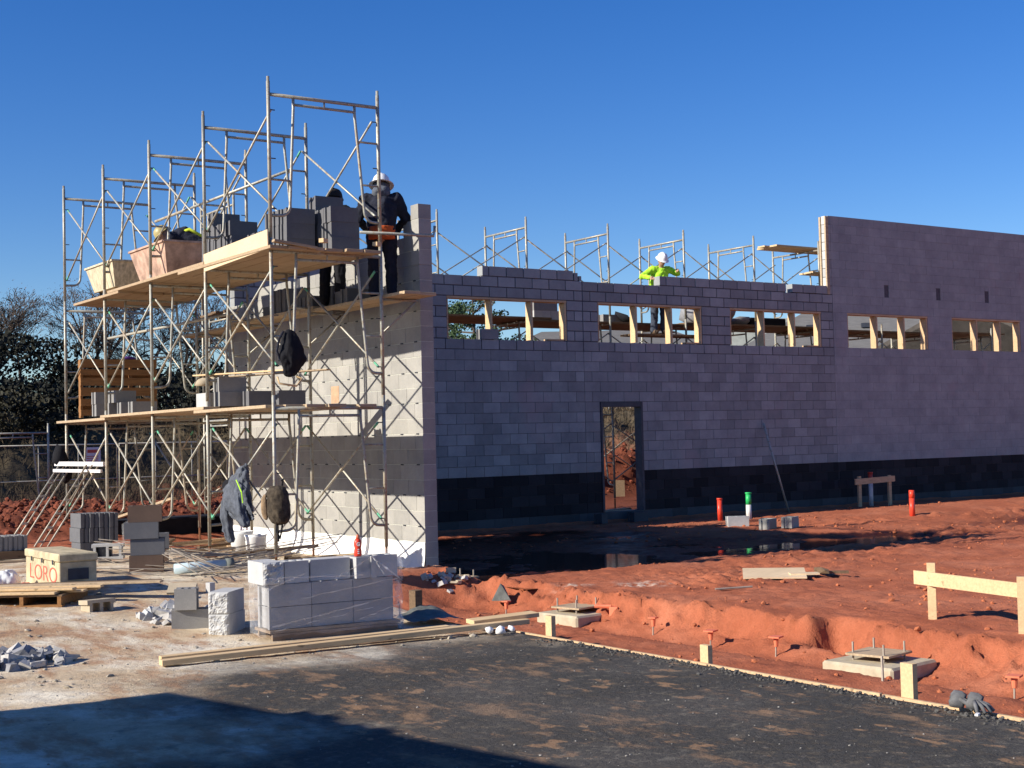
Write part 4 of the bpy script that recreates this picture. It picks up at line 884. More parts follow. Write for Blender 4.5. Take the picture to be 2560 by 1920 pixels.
# joint reinforcement: heap of ladder wire, each length its own thing
rr = random.Random(12)
def wire(x, y, a, L, z, tilt, k):
    d = Vector((math.cos(a), math.sin(a), tilt)).normalized(); nrm = Vector((-math.sin(a), math.cos(a), rr.uniform(-.3, .5))).normalized(); p = Vector((x, y, z)); m = MB(); w_ = .075
    m.tube([p-nrm*w_, p-nrm*w_+d*L], .005, 5); m.tube([p+nrm*w_, p+nrm*w_+d*L], .005, 5); n = int(L/.2); zig = [p + d*(L*i/n) + nrm*w_*(1 if i % 2 else -1) for i in range(n+1)]; m.tube(zig, .0035, 4)
    tag(m.build('joint_wire', 'rebar_mat'), 'length of zigzag steel joint wire in the loose heap left of the wrapped pallet', 'wire', 'joint wire in the heap')
for k in range(24):
    x, y = rr.uniform(-7.9, -6.6), rr.uniform(-7.3, -5.5); wire(x, y, rr.choice((-.5, .35, .15, -.2, 2.6))+rr.uniform(-.25, .25), rr.uniform(.7, 1.9), gz(x, y)+rr.uniform(.02, .14), rr.uniform(-.03, .16), k)
for k in range(5): wire(-8.0+.05*k, -6.7+.1*k, -1.2+.25*k, .75, .32, -.35, k)
# scraps of timber under the scaffold
GT = 'timber scraps under the wing wall scaffold'
for k in range(16):
    x, y = rr.uniform(-7.0, -5.0), rr.uniform(-5.2, -1.2); a = rr.choice((-.5, -.35, .2, 1.1))+rr.uniform(-.2, .2); L = rr.uniform(.4, 1.4); z = gz(x, y)+.03+.03*rr.random()
    plank((x, y, z), (x+L*math.cos(a), y+L*math.sin(a), z+rr.uniform(0, .06)), rr.uniform(.06, .13), 'weathered timber scrap on the ground under the wing wall scaffold', GT, rr.choice(['plank', 'stud', 'dark_wood', 'plank']), h=.035, cat='timber scrap', name='timber_scrap')
plank((-6.2, .6, .35), (-5.6, -.6, .70), .12, 'pale plank tilted up against the soil heap behind the scaffold', None, 'plank', cat='timber scrap', name='timber_scrap')
# buckets
for j, (x, y, h, mt, lab) in enumerate(((-6.05, -4.35, .36, 'white_plastic', 'white bucket standing behind the hanging jacket'), (-6.02, -4.75, .33, 'white_plastic', 'white bucket tipped beside the upright white bucket'), (-7.98, -4.4, .22, 'dark_steel', 'small black bucket left of the pale block'))):
    z = gz(x, y); t_ = thing('bucket', (x, y, z), lab, 'bucket'); m = MB(); m.loft([(x, y, z, .12*h/.33, .12*h/.33), (x, y, z+h*.9, .145*h/.33, .145*h/.33), (x, y, z+h, .155*h/.33, .155*h/.33), (x, y, z+h*.99, .14*h/.33, .14*h/.33), (x, y, z+h*.5, .12*h/.33, .12*h/.33)], 20); m.build('pail', mt, t_, smooth=True)
    m = MB(); m.tube([(x+.155*h/.33*math.cos(q_), y+.02, z+h*.92-.12*abs(math.sin(q_))) for q_ in [math.pi*i/8 for i in range(9)]], .004, 5); m.build('handle', 'dark_steel', t_)
m = MB(); m.rock((-7.05, -3.0, .32), .20, 77, (1.1, 1, 1.3)); o = m.build('plastic_bag', 'film', smooth=True); tag(o, 'crumpled clear plastic wrap between the dark stack and the brown stack', 'plastic film')
# black trough in the shade behind the scaffold
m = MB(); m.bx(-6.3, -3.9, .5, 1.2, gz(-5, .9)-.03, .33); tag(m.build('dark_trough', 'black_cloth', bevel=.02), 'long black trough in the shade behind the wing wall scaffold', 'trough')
# ------------------------------------------------------------------ leaning ladder rails
def ladder(a, b, wv, label):
    a, b, wv = Vector(a), Vector(b), Vector(wv); t_ = thing('ladder_rail', a, label, 'ladder beam', 'aluminium ladder beams leaning on the far scaffold end')
    for f in (0, .45, 1):
        m = MB(); m.tube([a+wv*f, b+wv*f], .015 if f != .45 else .012, 8); m.build('rail', 'steel_bright', t_, smooth=True)
    n = 6
    for i in range(n):
        p = a + (b-a)*((i+.4)/n); m = MB(); m.beam(p, p+wv*.45, .05, .03); m.build('rung', 'steel_bright', t_)
ladder((-8.0, .15, .08), (-6.93, .95, 1.33), (.20, -.02, .0), 'left one of the two aluminium beams leaning up to the far end of the scaffold')
ladder((-7.81, -.55, .04), (-6.75, .20, 1.27), (.20, -.02, .0), 'right one of the two aluminium beams leaning up to the far end of the scaffold')
m = MB(); m.beam((-7.0, 1.0, 1.30), (-6.5, .05, 1.28), .09, .07); m.beam((-7.08, .86, 1.19), (-6.6, -.08, 1.17), .05, .05); tag(m.build('cross_beam', 'sign_white'), 'pale crossbar joining the tops of the two leaning ladder beams', 'crossbar')
m = MB(); m.rock((-6.95, 1.0, 1.42), .14, 5, (1.1, .8, 1.5)); m.rock((-6.85, .9, 1.12), .12, 6, (1, .8, 1.4)); tag(m.build('black_bundle', 'black_cloth', smooth=True), 'black cloth bundle hung behind the heads of the leaning ladder beams', 'bundle')
# ------------------------------------------------------------------ site fence
GF = 'panels of the temporary site fence'
for i in range(6):
    x = -10.9+3.05*i; y = 13.4 + .05*(i % 2); z = gz(x+1.5, y)-.02; t_ = thing('fence_panel', (x, y, z), f'{ORD[i]} wire fence panel from the left with dark screen behind the soil heap', 'fence panel', GF); h = 1.74
    m = MB(); m.tube([(x+.03, y, z), (x+.03, y, z+h), (x+3.0, y, z+h), (x+3.0, y, z)], .022, 6); m.build('frame', 'steel_bright', t_, smooth=True)
    m = MB(); m.tube([(x+.05, y, z+.85), (x+2.98, y, z+.85)], .018, 6); m.build('mid_rail', 'steel_bright', t_, smooth=True)
    for f in (1/3, 2/3):
        m = MB(); m.tube([(x+3*f, y, z), (x+3*f, y, z+h)], .014, 6); m.build('stiffener', 'steel_bright', t_, smooth=True)
    m = MB(); m.add([(x+.05, y+.03, z+.03), (x+2.98, y+.03, z+.03), (x+2.98, y+.03, z+h-.03), (x+.05, y+.03, z+h-.03)], [(0, 1, 2, 3)]); m.build('screen', 'fence_screen', t_)
    for f in (.0, 1):
        m = MB(); m.box((x+.03+2.96*f, y, z+.03), (.08, .6, .05)); m.build('foot', 'dark_steel', t_)
sg = thing('warning_sign', (-2.45, 13.3, 1.2), 'small white sign with red lettering wired to the fence', 'sign'); m = MB(); m.box((-2.45, 13.36, 1.34), (.42, .01, .46)); m.build('plate', 'sign_white', sg)
m = MB(); m.box((-2.45, 13.352, 1.47), (.26, .004, .08)); [m.box((-2.45, 13.352, 1.34-.05*i), (.30, .004, .018)) for i in range(4)]; m.build('red_print', 'red_paint', sg)
frame((-6.05, 10.2, .15), -.15, 'spare scaffold frame standing alone in front of the site fence at the far left', 'spare scaffold frame')
# ------------------------------------------------------------------ things on the red soil
def pipe_stub(x, y, h, r, lab, mats, lean=0, cap=True):
    z = gz(x, y)-.05; t_ = thing('pipe_stub', (x, y, z), lab, 'pipe stub'); zz = z
    for nm, mt, f0, f1 in mats:
        m = MB(); m.tube([(x+lean*f0, y, z+h*f0), (x+lean*f1, y, z+h*f1)], r, 14); m.build(nm, mt, t_, smooth=True)
    if cap: m = MB(); m.tube([(x+lean, y, z+h), (x+lean, y, z+h+.03)], r*1.18, 14); m.build('cap', mats[-1][1], t_, smooth=True)
pipe_stub(5.30, -1.65, .46, .05, 'red painted pipe stub standing in the shade left of the green topped pipe', [('pipe', 'red_plastic', 0, 1)])
pipe_stub(5.75, -2.0, .56, .055, 'pale pipe stub with a green painted top beside the pale block', [('pipe', 'pipe_pvc', 0, .62), ('painted_top', 'green_plastic', .62, 1)])
pipe_stub(8.05, -4.15, .56, .055, 'bright red pipe stub standing alone in the sun on the soil', [('pipe', 'red_plastic', 0, .72), ('painted_top', 'red_plastic', .72, 1)], cap=False)
pipe_stub(10.95, -.55, .80, .05, 'pale pipe with a red top behind the small wooden rail near the wall', [('pipe', 'pipe_pvc', 0, .75), ('painted_top', 'red_plastic', .75, 1)])
m = MB(); m.tube([(8.08, -.10, 1.74), (8.45, -.42, gz(8.45, -.42))], .024, 8); tag(m.build('steel_pole', 'steel_bright', smooth=True), 'thin grey pole leaning against the long wall above the soil', 'pole')
t_ = thing('batter_board', (10.7, -.8, -.25), 'small wooden rail on two stakes in the shade close to the long wall', 'batter board', 'batter boards')
for x, y in ((10.32, -.78), (11.18, -.90)): m = MB(); m.box((x, y, .10), (.09, .045, .80)); m.build('stake', 'stud', t_)
m = MB(); m.beam((10.15, -.81, .38), (11.3, -.95, .42), .03, .13); m.build('rail', 'stud', t_)
t_ = thing('batter_board', (-3.3, -14.5, -.25), 'yellow pine rail on stakes standing in the sun at the right edge', 'batter board', 'batter boards')
zr = .17
m = MB(); m.box((-3.36, -13.92, -.02), (.075, .04, .62), rz=-.95); m.build('stake', 'pine', t_)
m = MB(); m.box((-3.62, -15.08, -.05), (.075, .04, .62), rz=-.95); m.build('stake', 'pine', t_)
m = MB(); m.beam((-3.35, -13.72, .145), (-3.665, -15.5, .135), .028, .125); m.build('rail', 'pine', t_)
m = MB(); m.beam((-3.368, -13.87, .146), (-3.398, -14.05, .145), .034, .10); m.build('pale_patch', 'sign_white', t_)
# plywood scrap, plank piece, rod
m = MB(); m.box((-1.65, -10.15, -.175), (.75, .62, .018), rot=Matrix.Rotation(-.75, 3, 'Z') @ Matrix.Rotation(.09, 3, 'X')); m.box((-1.45, -10.45, -.175), (.35, .16, .02), rz=-.6); tag(m.build('plywood_scrap', 'new_ply'), 'pale plywood scrap lying on the red soil', 'plywood scrap')
m = MB(); m.rock((-1.05, -10.35, -.17), .12, 9, (2.2, .5, .4)); m.box((-.95, -10.5, -.19), (.3, .08, .03), rz=-.7); tag(m.build('dark_rag', 'dark_wood', smooth=False), 'dark muddy wood strip beside the plywood scrap', 'wood scrap')
m = MB(); m.tube([(-3.25, -10.85, -.19), (-2.85, -11.02, -.18)], .012, 6); tag(m.build('steel_rod', 'rebar_mat'), 'short steel rod lying on the red soil left of the plywood scrap', 'rod')
m = MB(); m.rock((-3.3, -8.4, -.215), .001, 1); 
# concrete pads with bolt templates
def pad(x, y, rz, label, s_=.62, zt=-.385):
    t_ = thing('concrete_pad', (x, y, zt-.2), label, 'concrete footing', 'footings with anchor bolts in the trench'); c, q_ = math.cos(rz), math.sin(rz)
    m = MB(); m.box((x, y, zt-.12), (s_, s_*1.05, .24), rz=rz); m.build('body', 'concrete', t_, bevel=.02)
    m = MB(); m.box((x+.02, y+.02, zt+.055), (.40, .40, .018), rz=rz+.1); m.build('template', 'plank', t_)
    for sx in (-1, 1):
        for sy in (-1, 1):
            lx, ly_ = sx*.15, sy*.15; px_, py_ = x+.02+lx*c-ly_*q_, y+.02+lx*q_+ly_*c
            m = MB(); m.tube([(px_, py_, zt), (px_, py_, zt+.15)], .010, 6); m.tube([(px_, py_, zt+.05), (px_, py_, zt+.066)], .019, 6); m.build('anchor_bolt', 'rebar_mat', t_)
pad(-4.60, -10.08, .12, 'left concrete footing with a bolt template in the trench'); pad(-4.76, -14.50, .12, 'right larger looking concrete footing with a bolt template in the trench near the scour hole', .66)
pad(-4.22, -7.0, .05, 'concrete footing with anchor bolts at the foot of the wall corner, half in shade', .72, -.30)
m = MB(); m.box((-4.37, -10.5, -.37), (.16, .10, .12), rz=.4); m.tube([(-4.54, -10.33, -.31), (-4.42, -10.47, -.31)], .02, 8); tag(m.build('form_piece', 'cap_orange'), 'pinkish plastic piece lying on the right corner of the left footing', 'plastic piece')
m = MB(); m.add([(-4.62, -8.42, -.40), (-4.44, -8.56, -.40), (-4.38, -8.36, -.40), (-4.52, -8.28, -.40), (-4.50, -8.43, -.20), (-4.43, -8.40, -.235)], [(0, 1, 4), (1, 2, 5), (1, 5, 4), (2, 3, 5), (3, 0, 4), (3, 4, 5), (3, 2, 1, 0)]); tag(m.build('grey_stone', 'stone'), 'small pointed grey stone at the start of the trench bank', 'stone')
# stakes carrying orange rod caps
GC = 'orange capped rods along the trench bank'
for j, (x, y, big, lab) in enumerate(((-4.78, -8.95, 0, 'first orange capped rod beside the grey stone'), (-4.62, -11.4, 0, 'second orange capped rod, right of the left footing'), (-4.70, -12.35, 1, 'third orange capped rod with a wide flat cap, in the middle of the bank'), (-4.72, -13.25, 1, 'fourth orange capped rod just left of the scour hole'), (-4.95, -15.95, 1, 'last orange capped rod near the right edge'))):
    z = gz(x, y); t_ = thing('capped_rod', (x, y, z), lab, 'capped rod', GC)
    m = MB(); m.tube([(x, y, z-.05), (x+.01, y, z+.16)], .008, 6); m.build('rod', 'rebar_mat', t_)
    m = MB(); m.tube([(x+.01, y, z+.09), (x+.01, y, z+.17)], [.018, .026], 10); m.box((x+.01, y, z+.178), (.12 if big else .08, .10 if big else .08, .014), rz=.4); m.build('cap', 'cap_orange', t_)
m = MB(); m.tube([(-5.35, -15.05, gz(-5.35, -15.05)-.02), (-5.33, -15.03, gz(-5.35, -15.05)+.19)], .012, 6); tag(m.build('steel_rod', 'rebar_mat'), 'bare steel rod standing right of the right footing', 'rod')
# form board along the paving edge, with its stakes
GE = 'edge form boards along the gravel'
for j, (a, b_) in enumerate(((-11.6, -13.6), (-13.62, -16.2), (-16.22, -20.0))):
    m = MB(); m.beam((-6.70+.01*j, a, -.275), (-6.70+.02*j, b_, -.272), .026, .14); tag(m.build('form_board', 'stud', origin=(-6.7, a, -.34)), f'{ORD[j]} light form board from the left along the edge of the dark gravel', 'form board', GE)
for j, (y, h, lab) in enumerate(((-12.42, .115, 'short square stake head at the left end of the edge form'), (-14.45, .075, 'lowest stake head in the middle of the edge form'), (-16.40, .165, 'tall bright stake at the right part of the edge form, left of the gloves'))):
    w_ = .09 if j < 2 else .10; m = MB(); m.box((-6.635, y, -.30+(h+.10)/2), (.045, w_, h+.30-.1)); o = m.build('wood_stake', 'pine'); tag(o, lab, 'stake', 'stakes holding the edge form')
m = MB(); m.box((-6.30, -14.15, gz(-6.3, -14.15)+.02), (.10, .05, .03), rz=.5); tag(m.build('wood_chip', 'cap_orange'), 'small orange wood chip on the soil strip', 'wood chip')
# gloves on the form board
gl_ = thing('work_glove', (-6.74, -16.95, -.19), 'crumpled grey work gloves draped over the edge form board', 'gloves')
for j, (dx, dy, rzg) in enumerate(((-.02, .05, .3), (.0, -.06, -.4))):
    m = MB(); cx, cy2, cz = -6.74+dx, -16.92+dy, -.165
    m.loft([(cx, cy2, cz-.02, .03, .05), (cx, cy2, cz+.02, .045, .05, 0, .22, 3), (cx+.015, cy2, cz+.055, .03, .045, .5, .25, 3), (cx+.03, cy2+.01, cz+.075, .008, .03)], 14)
    for k in range(4):
        a = -1.9+.42*k+rzg; m.tube([(cx+math.cos(a)*.03, cy2+math.sin(a)*.03, cz+.03), (cx+math.cos(a)*.085, cy2+math.sin(a)*.085, cz+.01), (cx+math.cos(a)*.12, cy2+math.sin(a)*.12, cz-.025)], [.014, .013, .010], 7)
    m.tube([(cx+.02, cy2+.03, cz+.04), (cx+.05, cy2+.08, cz+.02)], [.014, .011], 7); m.build('glove', 'glove', gl_, smooth=True)
m = MB(); m.box((-6.86, -17.1, -.185), (.05, .02, .012), rz=.4); tag(m.build('white_scrap', 'sign_white'), 'small white scrap on the gravel right of the gloves', 'litter')
# yellow and pale spots: lime on the soil
m = MB(); 
# short dark pipe bits near the bank
# low plank step under the door with blocks
for j, (a, b_, mt, lab) in enumerate((((3.7, .15, -.02), (4.7, .32, -.02), 'pine', 'front muddy plank lying inside the doorway'), ((3.8, .6, -.03), (4.9, .75, .0), 'plank', 'rear plank lying inside the doorway'))): plank(a, b_, .2, lab, 'planks in the doorway', mt)
block((4.35, -.24, gz(4.3, -.24)), .1, 'dark block standing as a step under the door', 'single wall foot blocks', 'base_cmu'); block((3.35, -.3, gz(3.3, -.3)), .3, 'dark block at the wall foot left of the door', 'single wall foot blocks', 'base_cmu', L=.2)
m = MB(); m.box((7.75, 4.6, .25), (.26, .03, .40), rz=-.4); tag(m.build('plywood_offcut', 'ply'), 'pale plywood piece leaning on the soil heap seen through the door', 'plywood')
# things seen through the windows
m = MB(); m.rock((7.9, 1.5, 4.25), .5, 31, (1.7, .8, .55)); m.rock((9.0, 1.5, 4.12), .35, 32, (1.6, .9, .4)); tag(m.build('tarp_bundle', 'rubble_dark', smooth=True), 'grey crumpled tarp on the far deck seen in the third window opening', 'tarp')
m = MB(); m.rock((5.55, 1.5, 4.10), .35, 35, (1.9, .9, .3)); tag(m.build('black_tarp', 'black_cloth', smooth=True), 'black tarp heap on the far deck left of the lime shirted worker', 'tarp')
m = MB(); m.bx(9.15, 10.3, 1.3, 2.0, 3.995, 4.22); tag(m.build('black_crate', 'black_cloth', bevel=.02), 'long black crate on the far deck seen in the third window opening', 'crate')
m = MB(); m.bx(8.55, 9.5, .40, .95, 23*C8-.03, 23*C8+.16); 
# cube of wrapped block on a pallet beyond the wall top
m = MB(); m.bx(8.9, 10.9, 1.2, 2.3, 4.7, 4.97); o = m.build('wrapped_bundle', 'film'); tag(o, 'clear wrapped bundle showing just above the wall top beside the far frames', 'wrapped bundle')
# ------------------------------------------------------------------ houses beyond
def house(x, y, L, Wd, eave, ridge, rz, roofm, wallm, label, hip=True, ov=.5):
    t_ = thing('house', (x, y, 0), label, 'house', 'houses beyond the site'); z0 = min(gz(x, y), 0)-.5; c, s_ = math.cos(rz), math.sin(rz)
    def P(a, b_, z): return (x+a*c-b_*s_, y+a*s_+b_*c, z)
    m = MB(); hl, hw = L/2, Wd/2; vs = [P(-hl, -hw, z0), P(hl, -hw, z0), P(hl, hw, z0), P(-hl, hw, z0), P(-hl, -hw, eave), P(hl, -hw, eave), P(hl, hw, eave), P(-hl, hw, eave)]; fs = [(0, 1, 5, 4), (1, 2, 6, 5), (2, 3, 7, 6), (3, 0, 4, 7)]
    if not hip: vs += [P(-hl, 0, ridge-.15), P(hl, 0, ridge-.15)]; fs += [(4, 7, 8), (5, 9, 6)]
    m.add(vs, fs); w_ = m.build('wall', wallm, t_)
    m = MB(); a, b_ = hl+ov, hw+ov; r = hl-(hw if hip else -ov) if hip else hl+ov; e = eave-.1
    vs = [P(-a, -b_, e), P(a, -b_, e), P(a, b_, e), P(-a, b_, e), P(-r, 0, ridge), P(r, 0, ridge)]; vs2 = [(p[0], p[1], p[2]-.18) for p in vs]
    m.add(vs+vs2, [(0, 1, 5, 4), (2, 3, 4, 5), (1, 2, 5), (3, 0, 4), (6, 10, 11, 7), (8, 11, 10, 9), (7, 11, 8), (9, 10, 6), (0, 6, 7, 1), (1, 7, 8, 2), (2, 8, 9, 3), (3, 9, 6, 0)]); rf = m.build('roof', roofm, t_)
    m = MB(); 
    for k in (0, 1): q1, q2 = (P(-a, -b_-.03, e-.1), P(a, -b_-.03, e-.1)) if k == 0 else (P(-a-.03, -b_, e-.1), P(-a-.03, b_, e-.1)); m.beam(q1, q2, .04, .2)
    m.build('fascia', 'trim_white', t_)
    n = max(2, int(L/3))
    for k in range(n):
        xx = -hl+L*(k+.5)/n; m = MB(); m.box(P(xx, -hw-.02, eave-1.2), (1.0, .06, 1.3), rz=rz); f = m.build('window', 'trim_white', t_); m = MB(); m.box(P(xx, -hw-.04, eave-1.2), (.84, .06, 1.14), rz=rz); m.build('pane', 'dark_steel', f)
    sl = (ridge-e)/b_
    for k in range(3):
        xx = -hl*.35+1.1*k; m = MB(); yy = -hw*.42; m.box(P(xx, yy, e+(b_+yy)*sl+.08), (.34, .3, .18), rz=rz); m.build('roof_vent', 'dark_steel', rf)
    return t_
house(27.0, 29.5, 15, 9, 4.2, 6.5, -.55, 'roof_grey', 'siding_buff', 'low house with a wide grey hip roof seen through the two left window openings')
house(31.5, 18.0, 12, 8, 4.2, 6.7, -.75, 'roof_grey', 'siding_buff', 'bigger house with a tall grey roof and pale eaves seen through the third window opening')
house(33.0, 13.0, 9, 8, 4.0, 6.2, .5, 'roof_brown', 'siding_buff', 'house with a dark brown roof seen through the fourth window opening', hip=False)
house(46.0, 15.5, 16, 9, 4.2, 6.0, -.9, 'roof_brown', 'siding_buff', 'house with a low dark roof and buff wall seen through the right window opening')
house(40.0, 31.5, 6, 5, 4.0, 7.6, -.6, 'roof_pale', 'siding_white', 'white two storey house behind the grey roofs', hip=False)
# ------------------------------------------------------------------ trees
def quad_leaves(m, c, r, n, s_, rr, flat=.8, shell=.5):
    for _ in range(n):
        while True:
            p = Vector((rr.uniform(-1, 1), rr.uniform(-1, 1), rr.uniform(-1, 1)))
            if shell < p.length < 1: break
        p = Vector(c) + Vector((p.x*r[0], p.y*r[1], p.z*r[2])); a = Vector((rr.gauss(0, 1), rr.gauss(0, 1), rr.gauss(0, 1))).normalized(); b_ = a.orthogonal().normalized(); d = a.cross(b_); s2 = s_*rr.uniform(.5, 1.4)
        m.add([p+b_*s2, p+d*s2*.7, p-b_*s2, p-d*s2*.7], [(0, 1, 2, 3)])
def branches(m, p, d, L, r, depth, rr, tips, spread=.5):
    n = 3; pts = [p]; q = p
    for i in range(n): d = (d + Vector((rr.gauss(0, .10), rr.gauss(0, .10), rr.gauss(0, .06)))).normalized(); q = q + d*L/n; pts.append(q)
    m.tube(pts, [max(.009, r*(1-.35*i/n)) for i in range(n+1)], 5 if depth > 2 else 3, cap=False)
    if depth == 0: tips.append(q); return
    for k in range(3 if depth > 1 else 4):
        a = Vector((rr.gauss(0, 1), rr.gauss(0, 1), rr.gauss(0, .6))).normalized(); nd = (d + a*spread*rr.uniform(.7, 1.3)); nd.z += .12; branches(m, pts[rr.choice((2, 3, 3))], nd.normalized(), L*rr.uniform(.62, .82), r*.6, depth-1, rr, tips, spread)
def bare_tree(x, y, h, label, seed, leaf=None, depth=5, group='bare winter trees behind the site'):
    depth += 1; rr = random.Random(seed); z = gz(x, y)-.3; t_ = thing('bare_tree', (x, y, z), label, 'tree', group); m = MB(); m.tube([(x, y, z), (x+.1, y, z+h*.15), (x, y, z+h*.3)], [h*.025, h*.02, h*.018], 8); m.build('trunk', 'bark', t_, smooth=True)
    m = MB(); tips = []
    for k in range(5): a = 6.28*k/5+rr.random(); branches(m, Vector((x, y, z+h*(.2+.03*k))), Vector((math.cos(a)*.65, math.sin(a)*.65, 1)).normalized(), h*.27, h*.0135, depth-1, rr, tips, .62)
    m.build('crown', 'bark', t_)
    if leaf:
        m = MB()
        for p in tips:
            for _ in range(leaf): quad_leaves(m, p, (.5, .5, .4), 1, .03, rr, shell=0)
        m.build('dead_leaves', 'leaf_brown', t_)
def leafy_tree(x, y, h, w_, label, seed, mat, n=5200, s_=.17, base=.12, group='dark trees behind the site'):
    rr = random.Random(seed); z = gz(x, y)-.3; t_ = thing('leafy_tree', (x, y, z), label, 'tree', group); m = MB(); m.tube([(x, y, z), (x+.15, y, z+h*.4), (x, y, z+h*.8)], [h*.03, h*.022, h*.008], 7); m.build('trunk', 'bark', t_, smooth=True)
    m = MB()
    for k in range(22):
        a, rr_, hh = rr.uniform(0, 6.28), rr.random()**.6, rr.uniform(base, 1); ww = w_*.5*math.sin(min(1, (hh+.12))*math.pi*.80)**.6
        c = (x+math.cos(a)*rr_*ww, y+math.sin(a)*rr_*ww, z+h*hh*.93); quad_leaves(m, c, (w_*.22, w_*.22, h*.10), n//22, s_, rr, shell=.25)
    m.build('crown', mat, t_)
DIRL = lambda u_deg, d: (-13.93+d*math.sin(rad(u_deg)), -22.6+d*math.cos(rad(u_deg)))
for j, (deg, d, h, w_, mt, lab) in enumerate(((12.6, 62, 5.0, 8, 'leaf_dark', 'dark bushy tree at the far left edge'), (15.0, 60, 3.9, 7.5, 'leaf_dark', 'tall dark tree second from the left edge'), (17.4, 64, 2.9, 8, 'leaf_olive', 'olive dark tree behind the left scaffold posts'), (19.6, 60, 3.0, 7.5, 'leaf_dark', 'dark tree behind the standing pallet'), (21.8, 63, 2.9, 8, 'leaf_olive', 'olive tree right of the standing pallet'), (24, 60, 2.8, 8, 'leaf_dark', 'dark tree behind the middle of the scaffold'), (26.3, 62, 2.8, 8, 'leaf_dark', 'dark tree just left of the wing wall'), (29, 65, 2.6, 8, 'leaf_olive', 'low olive tree hidden mostly by the wing wall'))):
    x, y = DIRL(deg, d); leafy_tree(x, y, h, w_*1.15, lab, 100+j, mt, 6000, .085)
for j, (deg, d, h, w_, mt, lab) in enumerate(((13.6, 50, 2.0, 6, 'leaf_olive', 'yellowish green shrub at the far left below the dark trees'), (16.5, 52, 1.9, 7, 'leaf_dark', 'dark shrub behind the left fence panels'), (20.5, 52, 1.8, 8, 'leaf_dark', 'dark shrub behind the lower deck'), (25, 52, 1.8, 8, 'leaf_dark', 'dark shrub behind the middle fence panels'), (29, 50, 1.8, 7, 'leaf_dark', 'dark shrub behind the low blocks of the scaffold'))):
    x, y = DIRL(deg, d); leafy_tree(x, y, h, w_, lab, 200+j, mt, 5000, .08, .1, 'shrubs on the bank')
x, y = DIRL(18.0, 66); bare_tree(x, y, 6.6, 'wide bare tree with some brown leaves behind the far left scaffold bays', 1, leaf=4)
x, y = DIRL(20.9, 64); bare_tree(x, y, 6.0, 'bare tree seen between the third and fourth scaffold posts', 2, leaf=2)
x, y = DIRL(13.6, 66); bare_tree(x, y, 6.6, 'bare tree with reddish leaves at the far left edge', 3, leaf=2)
x, y = DIRL(23.6, 67); bare_tree(x, y, 5.0, 'small bare tree behind the middle scaffold bays', 4, leaf=2)
for j, (deg, d, h, lab) in enumerate(((49.6, 72, 4.6, 'bare tree seen in the fourth window opening'), (51.8, 75, 4.8, 'bare tree seen in the left part of the right window opening'), (53.6, 72, 4.8, 'bare tree seen in the right part of the right window opening'))):
    x, y = DIRL(deg, d); bare_tree(x, y, h, lab, 20+j, depth=5)
# pine seen in the left window
def pine_tree(x, y, h, w_, label, seed, group='pines'):
    rr = random.Random(seed); z = gz(x, y)-.3; t_ = thing('pine_tree', (x, y, z), label, 'tree', group); m = MB(); m.tube([(x, y, z), (x+.2, y, z+h*.5), (x+.1, y, z+h)], [h*.022, h*.016, h*.004], 7); m.build('trunk', 'bark', t_, smooth=True)
    b_ = MB(); m = MB()
    for k in range(22):
        hh = rr.uniform(.35, .98); a = rr.uniform(0, 6.28); L = w_*(1.12-hh)*rr.uniform(.7, 1.2); p = Vector((x+.15, y, z+h*hh)); q = p+Vector((math.cos(a)*L, math.sin(a)*L, L*.22)); b_.tube([p, (p+q)/2+Vector((0, 0, -.05*L)), q], [.06, .045, .02], 4, cap=False)
        for i in range(7): c = p.lerp(q, .35+.65*i/6); quad_leaves(m, (c.x+rr.gauss(0, .25), c.y+rr.gauss(0, .25), c.z+rr.gauss(0, .12)), (.36, .36, .14), 42, .06, rr, shell=0)
    b_.build('branches', 'bark', t_); m.build('crown', 'pine_leaf', t_)
x, y = DIRL(32.7, 62); pine_tree(x, y, 6.0, 5.0, 'green pine tree seen through the left window opening', 50)
x, y = DIRL(31.2, 66); pine_tree(x, y, 5.0, 4, 'second pine behind the left jamb of the left window opening', 51)
# brush on the bank behind the fence
rr = random.Random(77); m = MB()
for k in range(30000):
    x = rr.uniform(-16, 26); y = rr.uniform(15.5, 33) - .25*x*.6; z = gz(x, y) if k % 4 == 0 else float(H(x, y, False)); h = rr.uniform(.12, .42)*(1.4 if y > 24 else 1); a = rr.uniform(0, 6.28); w_ = .016; dx, dy = math.cos(a)*w_, math.sin(a)*w_; lx, ly_ = rr.gauss(0, .16), rr.gauss(0, .16)
    m.add([(x-dx, y-dy, z-.05), (x+dx, y+dy, z-.05), (x+lx+dx*.3, y+ly_+dy*.3, z+h), (x+lx-dx*.3, y+ly_-dy*.3, z+h*.95)], [(0, 1, 2, 3)])
tag(m.build('bank_scrub', 'scrub_mat'), kind='stuff')
# ------------------------------------------------------------------ unseen trailer shape added left of the view to cast the foreground shade
t_ = thing('shade_caster_trailer', (-19.4, -14.6, -.2), 'unseen white trailer shape added out of view to cast the dark foreground shade', 'trailer')
def tb(nm, mt, *a): m = MB(); m.bx(*a); return m.build(nm, mt, t_)
TRAILER = 1
m = MB(); m.poly([(-15.5, -12.05), (-14.25, -17.6), (-17.2, -17.9), (-17.9, -12.3)], .35, 2.36); m.build('body', 'trailer_white', t_, bevel=.03)
m = MB(); m.poly([(-15.42, -11.97), (-14.17, -17.66), (-17.3, -18.0), (-18.0, -12.2)], 2.364, 2.44); m.build('roof', 'trailer_white', t_)
rk = MB()  # timber added only to break up the edge of the cast shade
for q in range(5): yy = -13.3-.2*q; rk.beam((-15.9, yy, 2.47), (-15.12+.05*math.sin(q*2.1)+.02*q, yy-.05, 2.49), .20, .05)
rk.build('shade_edge_timber', 'plank', t_)
